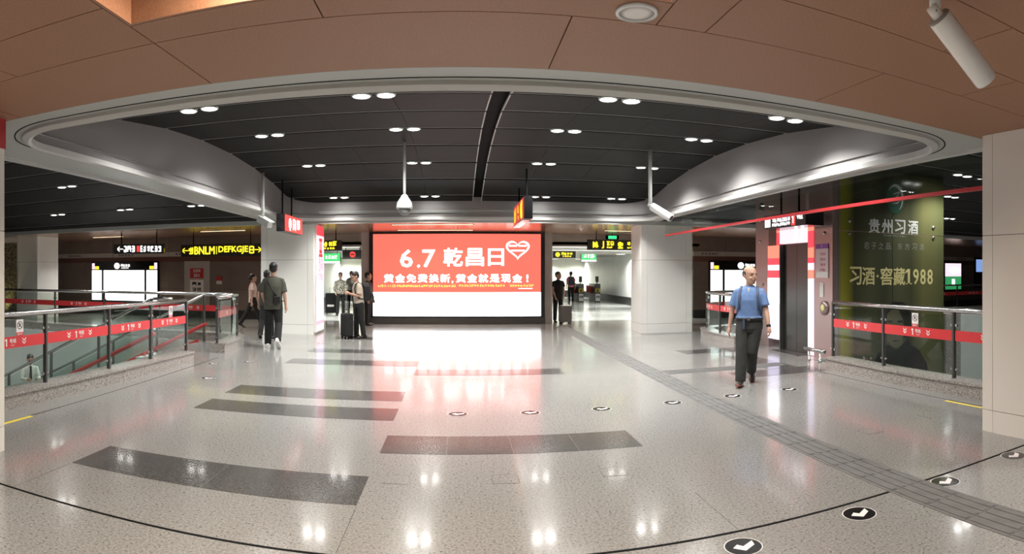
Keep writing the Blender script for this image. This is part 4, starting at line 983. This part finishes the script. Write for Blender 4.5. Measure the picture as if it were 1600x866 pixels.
# ------------------------------------------------------------------ ticket gates, trolley, suitcases
def gate(label, x, y):
    t = thing('ticket_gate', label, 'ticket gate', (x, y, 0), 0, 'ticket gates in the corridor')
    obj('body', MB().box(-.16, .16, 0, 1.6, 0, 1.0), 'steel_dark', t, bevel=.03); obj('front_panel', MB().box(-.13, .13, -.012, 0, .05, .45), 'white_card', t)
    obj('lettering', put(glyphs(2, .2, .14, seed=3, th=.2), 0, -.013, .27), 'plinth', t); obj('yellow_panel', MB().box(-.13, .13, -.012, 0, .55, .75), 'yellow_line', t); obj('lettering', put(glyphs(1, .16, .16, seed=4, th=.2), 0, -.014, .65), 'plinth', t)
    obj('reader_post', MB().cyl((0, .2, 1.0), (0, .2, 1.12), .03), 'steel_dark', t); obj('reader', MB().box(-.09, .09, .17, .22, 1.1, 1.42), 'black_gloss', t, bevel=.01)
    obj('flap', MB().prism([(-.16, .45), (-.5, .55), (-.5, .92), (-.16, .85)], .7, .72), 'red_paint', t)
p = fl(908, 472); gate('steel ticket gate with yellow front symbol and screen post', p.x, p.y)
p = fl(934, 472); gate('steel ticket gate with yellow front symbol and screen post', p.x, p.y)
p = fl(870, 472); gate('steel ticket gate with yellow front symbol and screen post', p.x - .6, p.y)
def suitcase(name, label, x, y, rz, w_, d_, h, mm, handle=.4, marks=False):
    t = thing(name, label, 'suitcase', (x, y, 0), rz)
    obj('shell', MB().box(-w_ / 2, w_ / 2, -d_ / 2, d_ / 2, .05, h), mm, t, bevel=.04)
    for k in range(3): obj('rib', MB().box(-w_ / 4 * (1 - k) - .012, -w_ / 4 * (1 - k) + .012, -d_ / 2 - .006, -d_ / 2 + .01, .1, h - .05), mm, t)
    for sx in (-1, 1):
        for sy_ in (-1, 1): obj('wheel', MB().cyl((sx * (w_ / 2 - .05) - .012, sy_ * (d_ / 2 - .04), .028), (sx * (w_ / 2 - .05) + .012, sy_ * (d_ / 2 - .04), .028), .028), 'black', t)
    obj('handle', MB().tube([(-.08, 0, h - .02), (-.08, 0, h + handle), (.08, 0, h + handle), (.08, 0, h - .02)], .011, 8), 'steel', t)
    if marks: obj('tag', MB().box(-.16, .1, -d_ / 2 - .012, -d_ / 2, .3, .38), 'white_card', t)
p = fl(882, 505); suitcase('suitcase', 'grey upright suitcase held by the person in black beside the screen', p.x, p.y - .12, R(10), .40, .24, .58, 'suitcase_grey', .33)
p = fl(542, 529); suitcase('suitcase', 'black upright suitcase beside the person with the backpack', p.x, p.y, R(-60), .34, .24, .62, 'black_cloth', .30)
p = fl(518, 491); suitcase('suitcase', 'black suitcase with white tag beside the person in checked shirt', p.x, p.y, R(10), .46, .3, .82, 'black_cloth', .2, True)

# ------------------------------------------------------------------ people
def remesh(mb, voxel, smooth=4):
    me = mb.mesh('tmp'); o = bpy.data.objects.new('tmp', me); COL.objects.link(o)
    r = o.modifiers.new('r', 'REMESH'); r.mode = 'VOXEL'; r.voxel_size = voxel; r.use_smooth_shade = True
    s_ = o.modifiers.new('s', 'SMOOTH'); s_.factor = .5; s_.iterations = smooth
    out = bpy.data.meshes.new_from_object(o.evaluated_get(bpy.context.evaluated_depsgraph_get()))
    bpy.data.objects.remove(o); bpy.data.meshes.remove(me)
    out.polygons.foreach_set('use_smooth', [True] * len(out.polygons)); out.materials.clear(); return out
def ring_e(c, rx, ry, n=20): return [(c[0] + rx * math.cos(2 * math.pi * k / n), c[1] + ry * math.sin(2 * math.pi * k / n), c[2]) for k in range(n)]
def person(label, x, y, rz, H, shirt, pants, shoes, legs, arms, lean=0, head=(0, 0), skin='skin', hairs='short', voxel=.009, hem=.88, sleeve=.55, faces=False, z=0, long_shirt=1.0, female=False, collar=None, sole=None, waist_in=False, top_extra=None, z_drop=True, girth=1.0, hs=1.1):
    """legs: ((thigh, knee, out, foot pitch) right, left); arms: ((forward, out, elbow, inward) right, left). The figure faces -y."""
    t = thing('person', label, 'person', (x, y, z), rz)
    S = H / 1.75
    ln = math.tan(R(lean))
    def tz(zz): return -(zz - .92) * ln
    J = {}; low = 9
    for s_, (th, kn_, ou, fp) in zip((-1, 1), legs):
        hip = Vector((s_ * .092, 0, .93)); d = Vector((s_ * math.sin(R(ou)), -math.sin(R(th)), -math.cos(R(th)))).normalized()
        knee = hip + d * .43; a2 = th - kn_
        d2 = Vector((s_ * math.sin(R(ou)) * .6, -math.sin(R(a2)), -math.cos(R(a2)))).normalized(); ank = knee + d2 * .41
        f = Vector((s_ * .12, -math.cos(R(fp)), math.sin(R(fp)))).normalized(); up = Vector((0, math.sin(R(fp)), math.cos(R(fp))))
        heel = ank - f * .06 - up * .07; toe = ank + f * .19 - up * .07
        J[s_] = (hip, knee, ank, f, up); low = min(low, heel.z - .012, toe.z - .012)
    dz = Vector((0, 0, -low)) if z_drop else Vector()
    J = {k: tuple([p + dz for p in v[:3]]) + v[3:] for k, v in J.items()}
    D = dz.z
    A = {}
    for s_, (fw, ou, el, inw) in zip((-1, 1), arms):
        sh = Vector((s_ * (.175 + .1 * (girth - 1) if not female else .15), tz(1.39), 1.39 + D))
        d = Vector((s_ * math.sin(R(ou)), -math.sin(R(fw)) * math.cos(R(ou)), -math.cos(R(fw)) * math.cos(R(ou))))
        elb = sh + d * .285
        f2 = fw + el
        d2 = Vector((s_ * math.sin(R(ou - inw)), -math.sin(R(f2)) * math.cos(R(ou - inw)), -math.cos(R(f2)) * math.cos(R(ou - inw)))).normalized()
        A[s_] = (sh, elb, elb + d2 * .25, d, d2)
    nk = Vector((0, tz(1.46), 1.46 + D)); hb = Vector((0, tz(1.54) - .01, 1.515 + D))
    HM = Matrix.Translation(hb + Vector((0, .01, .03))) @ Matrix.Rotation(R(head[0]), 4, 'Z') @ Matrix.Rotation(R(head[1]), 4, 'X') @ Matrix.Translation((0, -.01, -.03)) @ Matrix.Scale(hs, 4)
    # --- body: one surface
    B = MB()
    hd = MB()
    hd.rings([ring_e((0, cy, zz), rx, ry) for zz, rx, ry, cy in ((-.004, .022, .018, -.06), (.01, .040, .034, -.052), (.035, .054, .062, -.030), (.07, .066, .082, -.012), (.11, .073, .094, 0), (.15, .076, .099, .003), (.19, .069, .088, .008), (.218, .045, .058, .01), (.233, .015, .02, .01))])
    hd.tube([(0, -.094, .128), (0, -.106, .10), (0, -.112, .084)], [.007, .011, .015], 8)
    for s_ in (-1, 1):
        hd.ell((s_ * .077, .012, .105), (.010, .020, .032), 10, 8)
        hd.ell((s_ * .036, -.068, .075), (.025, .022, .025), 10, 8)
    hd.ell((0, -.082, .138), (.045, .016, .012), 12, 8); hd.ell((0, -.086, .052), (.022, .012, .014), 10, 8)
    hd.xf(HM); B.merge(hd)
    B.tube([nk - Vector((0, 0, .06)), nk, HM @ Vector((0, .005, .03)), HM @ Vector((0, .0, .07))], [.07, .056, .053, .05], 14)
    B.rings([ring_e((0, tz(zz), zz + D), rx, ry) for zz, rx, ry in ((.86, .13, .09), (1.05, .12, .08), (1.25, .135, .095), (1.38, .14, .08), (1.45, .09, .06), (1.48, .055, .05))])
    for s_ in (-1, 1):
        sh, elb, wr, d, d2 = A[s_]
        B.tube([sh + Vector((-s_ * .05, 0, .0)), sh, sh + d * .14, elb, elb + d2 * .07, wr], [.045, .05, .045, .037, .038, .025], 12)
        # hand: palm, four fingers, thumb
        n_ = Vector((-s_, 0, 0)); n_ = (n_ - d2 * n_.dot(d2)).normalized(); w_ = d2.cross(n_).normalized()
        if w_.y > 0: w_ = -w_                           # w_ points forward: thumb side
        B.tube([wr - d2 * .01, wr + d2 * .035, wr + d2 * .08], [.024, .030, .034], 10)
        for q in (-1, 1): B.tube([wr + d2 * .02 + w_ * q * .012, wr + d2 * .085 + w_ * q * .022], [.016, .015], 8)
        for q, ln_ in zip((.031, .011, -.011, -.030), (.07, .078, .072, .056)):
            b0 = wr + d2 * .085 + w_ * q
            B.tube([b0 - d2 * .02, b0, b0 + d2 * ln_ * .45 + n_ * .012, b0 + d2 * ln_ * .75 + n_ * .035], [.011, .0105, .010, .0085], 8)
        B.tube([wr + d2 * .02 + w_ * .018, wr + d2 * .05 + w_ * .042 + n_ * .01, wr + d2 * .085 + w_ * .046 + n_ * .025], [.014, .0115, .009], 8)
        hip, knee, ank, f, up = J[s_]
        B.tube([hip + Vector((0, 0, .04)), hip, knee, knee + (ank - knee) * .3, ank, ank - up * .05], [.07, .07, .05, .05, .035, .035], 12)
        B.tube([ank - f * .05 - up * .045, ank + f * .14 - up * .055], [.032, .025], 10)
    B.v = [p * S for p in B.v]
    body = remesh(B, voxel * .8, 2); body.materials.append(MATS[skin]); obj('body', body, None, t)
    # --- shirt
    Sh = MB(); k = 1.0 if not female else .9
    Sh.rings([ring_e((0, tz(zz), zz + D), rx * k * girth, ry * girth) for zz, rx, ry in ((hem, .178, .135), (hem + .03, .180, .138), (1.02, .172 if not waist_in else .165, .132), (1.15, .175, .133), (1.28, .185, .138), (1.36, .180, .122), (1.405, .155, .105), (1.44, .115, .09), (1.47, .08, .075), (1.485, .068, .068))])
    for s_ in (-1, 1):
        sh, elb, wr, d, d2 = A[s_]
        if sleeve <= 1: Sh.tube([sh + Vector((-s_ * .08, 0, .012)), sh + Vector((-s_ * .01, 0, .0)), sh + d * .06, sh + d * .285 * sleeve * .6, sh + d * .285 * sleeve], [.064, .062, .064, .066, .071], 14)
        else: Sh.tube([sh + Vector((-s_ * .07, 0, .005)), sh, elb, wr], [.066, .07, .055, .045], 14)
    Sh.v = [p * S for p in Sh.v]
    m_ = remesh(Sh, voxel, 3); m_.materials.append(MATS[shirt]); so = obj('shirt', m_, None, t)
    if collar:
        cb = MB(); prev = None
        for q in range(17):
            a = R(-70 + 320 * q / 16 + 0) ; a = R(-65) + R(310) * q / 16
            # opens at the front (-y)
            an = math.pi / 2 + (q - 8) / 8 * R(152)
            c0 = Vector((.074 * math.cos(an), tz(1.48) + .004 + .074 * math.sin(an), 1.492 + D)); c1 = Vector((.098 * math.cos(an), tz(1.46) + .10 * math.sin(an), 1.448 + D - .012 * abs(q - 8) / 8))
            if prev: cb.add([prev[0], c0, c1, prev[1]], [(0, 1, 2, 3)])
            prev = (c0, c1)
        cb.v = [p * S for p in cb.v]
        co = obj('collar', cb, collar, so, True); so2 = co.modifiers.new('s', 'SOLIDIFY'); so2.thickness = .006
        vb = MB().prism([(-.028, 1.475 + D), (.0, 1.40 + D), (.028, 1.475 + D)], tz(1.45) - .128, tz(1.45) - .05); vb.v = [p * S for p in vb.v]
        obj('placket', MB().prism([(-.02 * S, (1.455 + D) * S), (.0, (1.36 + D) * S), (.02 * S, (1.455 + D) * S)], (tz(1.42) - .122) * S, (tz(1.42) - .06) * S), 'white_shirt', so)
    # --- trousers
    Pn = MB()
    Pn.rings([ring_e((0, tz(zz) if zz > .92 else 0, zz + D), rx * girth, ry * girth) for zz, rx, ry in ((.80, .15, .115), (.86, .172, .128), (.94, .172, .128), (1.03, .16, .12))])
    for s_ in (-1, 1):
        hip, knee, ank, f, up = J[s_]
        Pn.tube([hip + Vector((-s_ * .01, 0, .02)), hip + (knee - hip) * .25, knee, knee + (ank - knee) * .5, ank - up * .02], [.098 * girth, .095 * girth, .076 * girth, .072 * girth, .066 * girth], 16)
    Pn.v = [p * S for p in Pn.v]
    m_ = remesh(Pn, voxel, 3); m_.materials.append(MATS[pants]); pn = obj('trousers', m_, None, t)
    # --- shoes
    for s_ in (-1, 1):
        hip, knee, ank, f, up = J[s_]; sd = f.cross(up).normalized()
        def rg(c, w_, h0, h1): return [c + sd * (w_ * math.cos(a)) + up * (h0 + (h1 - h0) * (.5 + .5 * math.sin(a))) for a in [2 * math.pi * q / 16 for q in range(16)]]
        sh_ = MB().rings([rg(ank - f * .085, .022, -.06, -.01), rg(ank - f * .075, .036, -.078, .01), rg(ank - f * .02, .043, -.08, .03), rg(ank + f * .05, .044, -.08, .0), rg(ank + f * .12, .05, -.08, -.025), rg(ank + f * .175, .044, -.08, -.042), rg(ank + f * .2, .02, -.07, -.05)])
        sh_.v = [p * S for p in sh_.v]; so_ = obj('shoe', sh_, shoes, t, True); q = so_.modifiers.new('sub', 'SUBSURF'); q.levels = 1; q.render_levels = 1
        sl_ = MB().rings([rg(ank - f * .085, .03, -.086, -.066), rg(ank - f * .02, .045, -.086, -.066), rg(ank + f * .12, .053, -.086, -.066), rg(ank + f * .2, .03, -.084, -.062)])
        sl_.v = [p * S for p in sl_.v]; obj('sole', sl_, sole or 'black', so_, True)
    # --- hair
    Hr = MB()
    if hairs == 'bald':
        for q in range(13):
            an = R(-8 + 196 * q / 12); Hr.ell((.071 * math.cos(an), .016 + .084 * math.sin(an), .122 + .012 * math.sin(an)), (.014, .016, .045), 8, 6)
    else:
        Hr.ell((0, .018, .160), (.084, .102, .083), 18, 12); Hr.ell((0, .045, .115), (.074, .068, .075), 14, 8)
        if hairs == 'tied': Hr.ell((0, .12, .10), (.035, .04, .05), 10, 8)
        if hairs == 'bob': Hr.ell((0, .045, .09), (.09, .075, .11), 14, 8)
    Hr.xf(HM); Hr.v = [p * S for p in Hr.v]
    m_ = remesh(Hr, voxel * .8, 2); m_.materials.append(MATS['hair']); obj('hair', m_, None, t)
    # --- face
    M_ = MB(); FX = []
    for s_ in (-1, 1):
        E_ = MB(); Bw = MB(); FX += [(E_, 'eye', 'eye'), (Bw, 'eyebrow', 'hair')]
        E_.ell((s_ * .031, -.083, .116), (.012, .008, .006), 10, 6); Bw.tube([(s_ * .014, -.094, .136), (s_ * .034, -.090, .140), (s_ * .05, -.078, .135)], .004, 6)
    M_.tube([(-.024, -.086, .052), (-.01, -.096, .054), (.01, -.096, .054), (.024, -.086, .052)], [.003, .005, .005, .003], 6)
    for mb_, nm, mm in FX + [(M_, 'mouth', 'lips')]:
        mb_.xf(HM); mb_.v = [p * S for p in mb_.v]; obj(nm, mb_, mm, t, True)
    T = {'S': S, 'D': D, 'tz': tz, 'A': A, 'J': J, 'HM': HM}
    return t, T
def scaled(mb, S): mb.v = [p * S for p in mb.v]; return mb
def belt(t, T, mm='leather'):
    D, S = T['D'], T['S']; obj('belt', scaled(MB().rings([ring_e((0, T['tz'](zz), zz + D), rx, ry, 28) for zz, rx, ry in ((.985, .207, .16), (1.02, .207, .16))]), S), mm, t, True)
    obj('buckle', scaled(MB().box(-.025, .025, -.172 + T['tz'](1), -.155 + T['tz'](1), .985 + D, 1.02 + D), S), 'steel', t)
def backpack(label, t, T, mm, sz=(.15, .09, .22), strap='navy_strap', low=False, group=None):
    D, S, tz = T['D'], T['S'], T['tz']
    b = thing('backpack', label, 'backpack', tuple(t.location), t.rotation_euler.z)
    w_, dd, h = sz; zc = 1.22 + D
    bm = MB().ell((0, .135 + dd * .8 + tz(1.22), zc), (w_, dd, h), 18, 12); bm.box(-w_ * .85, w_ * .85, .13 + tz(1.22), .13 + dd * 1.4 + tz(1.22), zc - h * .9, zc + h * .6)
    m_ = remesh(scaled(bm, S), .015, 4); m_.materials.append(MATS[mm]); obj('body', m_, None, b)
    obj('pocket', scaled(MB().ell((0, .135 + dd * 1.7 + tz(1.22), zc - h * .35), (w_ * .75, .04, h * .4), 14, 8), S), mm, b, True)
    for s_ in (-1, 1):
        obj('strap', scaled(MB().tube([(s_ * .10, .15 + tz(1.36), 1.36 + D), (s_ * .11, .09 + tz(1.46), 1.44 + D), (s_ * .115, 0 + tz(1.46), 1.476 + D), (s_ * .122, -.085 + tz(1.44), 1.425 + D), (s_ * .13, -.128 + tz(1.3), 1.31 + D), (s_ * .145, -.118 + tz(1.15), 1.16 + D), (s_ * .175, -.05 + tz(1.05), 1.06 + D), (s_ * .165, .08 + tz(1.04), 1.04 + D)],
            .026, 10, sq=(1, .45)), S), strap, b, True)
    return b
HANG = ((4, 9, 12, 4), (4, 9, 12, 4))
# the walking man in the blue polo
p = fl(1171, 600)
t, T = person('person in a blue polo shirt and dark trousers walking towards the viewer', p.x, p.y, R(-32), 1.70, 'blue_polo', 'charcoal', 'shoe_brown', ((16, 3, 2, 8), (8, 50, -7, -34)), ((-6, 14, 16, 6), (8, 13, 14, 4)), lean=2, head=(42, 2), hairs='bald', voxel=.008, hem=1.0, sleeve=.72, faces=True, collar='blue_polo', sole='shoe_red', waist_in=True, girth=1.17, hs=1.16)
belt(t, T)
D, S = T['D'], T['S']
obj('belt_strap', scaled(MB().box(-.085, -.055, -.17, -.14, .86 + D, 1.0 + D), S), 'navy_strap', t)
wr = T['A'][1][2]; d2 = T['A'][1][4]
obj('watch', scaled(MB().tube([wr - d2 * .035, wr - d2 * .005], .034, 14), S), 'black_gloss', t, True)
backpack('dark blue backpack worn by the walking person in the blue polo', t, T, 'navy_strap', (.15, .07, .22))
# olive shirt, seen from behind
p = fl(427, 543)
t, T = person('person in an olive shirt and black trousers walking away with a shoulder bag', p.x, p.y, R(190), 1.82, 'olive_shirt', 'black_cloth', 'shoe_white', ((-4, 38, 3, -40), (4, 3, 2, 0)), ((-4, 10, 10, 4), (2, 9, 35, 18)), lean=1, voxel=.009, hem=.80, sleeve=.85, sole='shoe_white', girth=1.1)
D, S = T['D'], T['S']
b = thing('shoulder_bag', 'black shoulder bag worn on the back of the person in olive', 'bag', tuple(t.location), t.rotation_euler.z)
obj('pouch', scaled(MB().box(-.17, -.02, .14, .21, .93 + D, 1.08 + D), S), 'leather', b, bevel=.02)
obj('strap', scaled(MB().tube([(-.11, .155, 1.06 + D), (.0, .152, 1.2 + D), (.08, .142, 1.36 + D), (.10, .09, 1.44 + D), (.105, 0, 1.48 + D), (.08, -.10, 1.43 + D), (0, -.15, 1.2 + D), (-.12, -.13, 1.0 + D), (-.2, 0, .97 + D), (-.16, .14, 1.0 + D)], .022, 8, sq=(1, .4)), S), 'leather', b, True)
# others on the left
p = fl(417, 529); person('person in dark clothes half hidden in front of the white column', p.x, p.y, R(185), 1.66, 'charcoal', 'black_cloth', 'shoe_brown', ((6, 6, 2, 0), (-8, 20, 2, -14)), HANG, voxel=.012, hem=.85)
p = fl(395, 512); t, T = person('person in a pink and white top walking past the column', p.x, p.y, R(118), 1.60, 'pink_shirt', 'black_cloth', 'shoe_brown', ((22, 6, 0, 6), (-22, 12, 0, -24)), ((-12, 8, 10, 0), (10, 8, 15, 0)), hairs='tied', voxel=.012, hem=.84, female=True)
p = fl(561, 528); t, T = person('person in a beige shirt wearing a black backpack with head bowed', p.x, p.y, R(-62), 1.64, 'beige_shirt', 'black_cloth', 'shoe_brown', ((4, 4, 3, 0), (-4, 4, 3, 0)), ((0, 8, 112, 25), (4, 8, 105, 25)), lean=6, head=(0, 24), voxel=.010, hem=.92, sleeve=.8)
backpack('black backpack worn by the person in the beige shirt', t, T, 'black_cloth', (.17, .12, .26), 'black_cloth')
p = fl(575, 508); person('person in dark clothes standing at the edge of the big screen', p.x, p.y, R(75), 1.62, 'charcoal', 'black_cloth', 'shoe_brown', ((2, 2, 3, 0), (-2, 2, 3, 0)), HANG, head=(20, 0), voxel=.012, hem=.85, sleeve=1.2)
p = fl(532, 493); person('person in a checked shirt and cap standing in the shorter corridor', p.x, p.y, R(15), 1.62, 'check_shirt', 'black_cloth', 'shoe_brown', ((4, 3, 3, 0), (-4, 3, 3, 0)), ((6, 14, 40, 20), (6, 14, 40, 20)), voxel=.014, hem=.88, sleeve=1.2)
p = fl(549, 484); person('person in a white shirt holding something in the shorter corridor', p.x, p.y, R(-10), 1.68, 'white_shirt', 'charcoal', 'shoe_brown', ((4, 3, 3, 0), (-4, 3, 3, 0)), ((10, 8, 80, 25), (10, 8, 80, 25)), voxel=.014, hem=.9)
p = fl(872, 503); person('person in black holding a grey suitcase beside the big screen', p.x, p.y, R(12), 1.64, 'black_cloth', 'black_cloth', 'shoe_brown', ((2, 2, 3, 0), (-2, 2, 3, 0)), ((8, 6, 18, 16), (12, 4, 22, 18)), head=(35, 0), voxel=.011, hem=.86)
p = fl(892, 473); t, T = person('person in a salmon top walking to the ticket gates', p.x, p.y, R(178), 1.68, 'salmon', 'black_cloth', 'shoe_brown', ((6, 4, 2, 0), (-8, 14, 2, -10)), HANG, voxel=.016, hem=.88)
backpack('dark backpack worn by the person at the ticket gates', t, T, 'navy_strap', (.16, .1, .24), 'black_cloth')
# on the stairs
t, T = person('person in a white shirt and dark tie walking up the stairs', -10.0, 11.75, R(55), 1.66, 'white_shirt', 'black_cloth', 'shoe_brown', ((24, 34, 2, 8), (-4, 6, 2, 0)), ((20, 12, 75, 30), (20, 12, 75, 30)), lean=8, head=(0, 22), voxel=.011, hem=.95, sleeve=1.2, z=-2.1)
D, S = T['D'], T['S']
obj('tie', scaled(MB().prism([(-.02, 1.45 + D), (-.035, 1.12 + D), (0, 1.07 + D), (.035, 1.12 + D), (.02, 1.45 + D)], -.215, -.16), S), 'black_cloth', t)
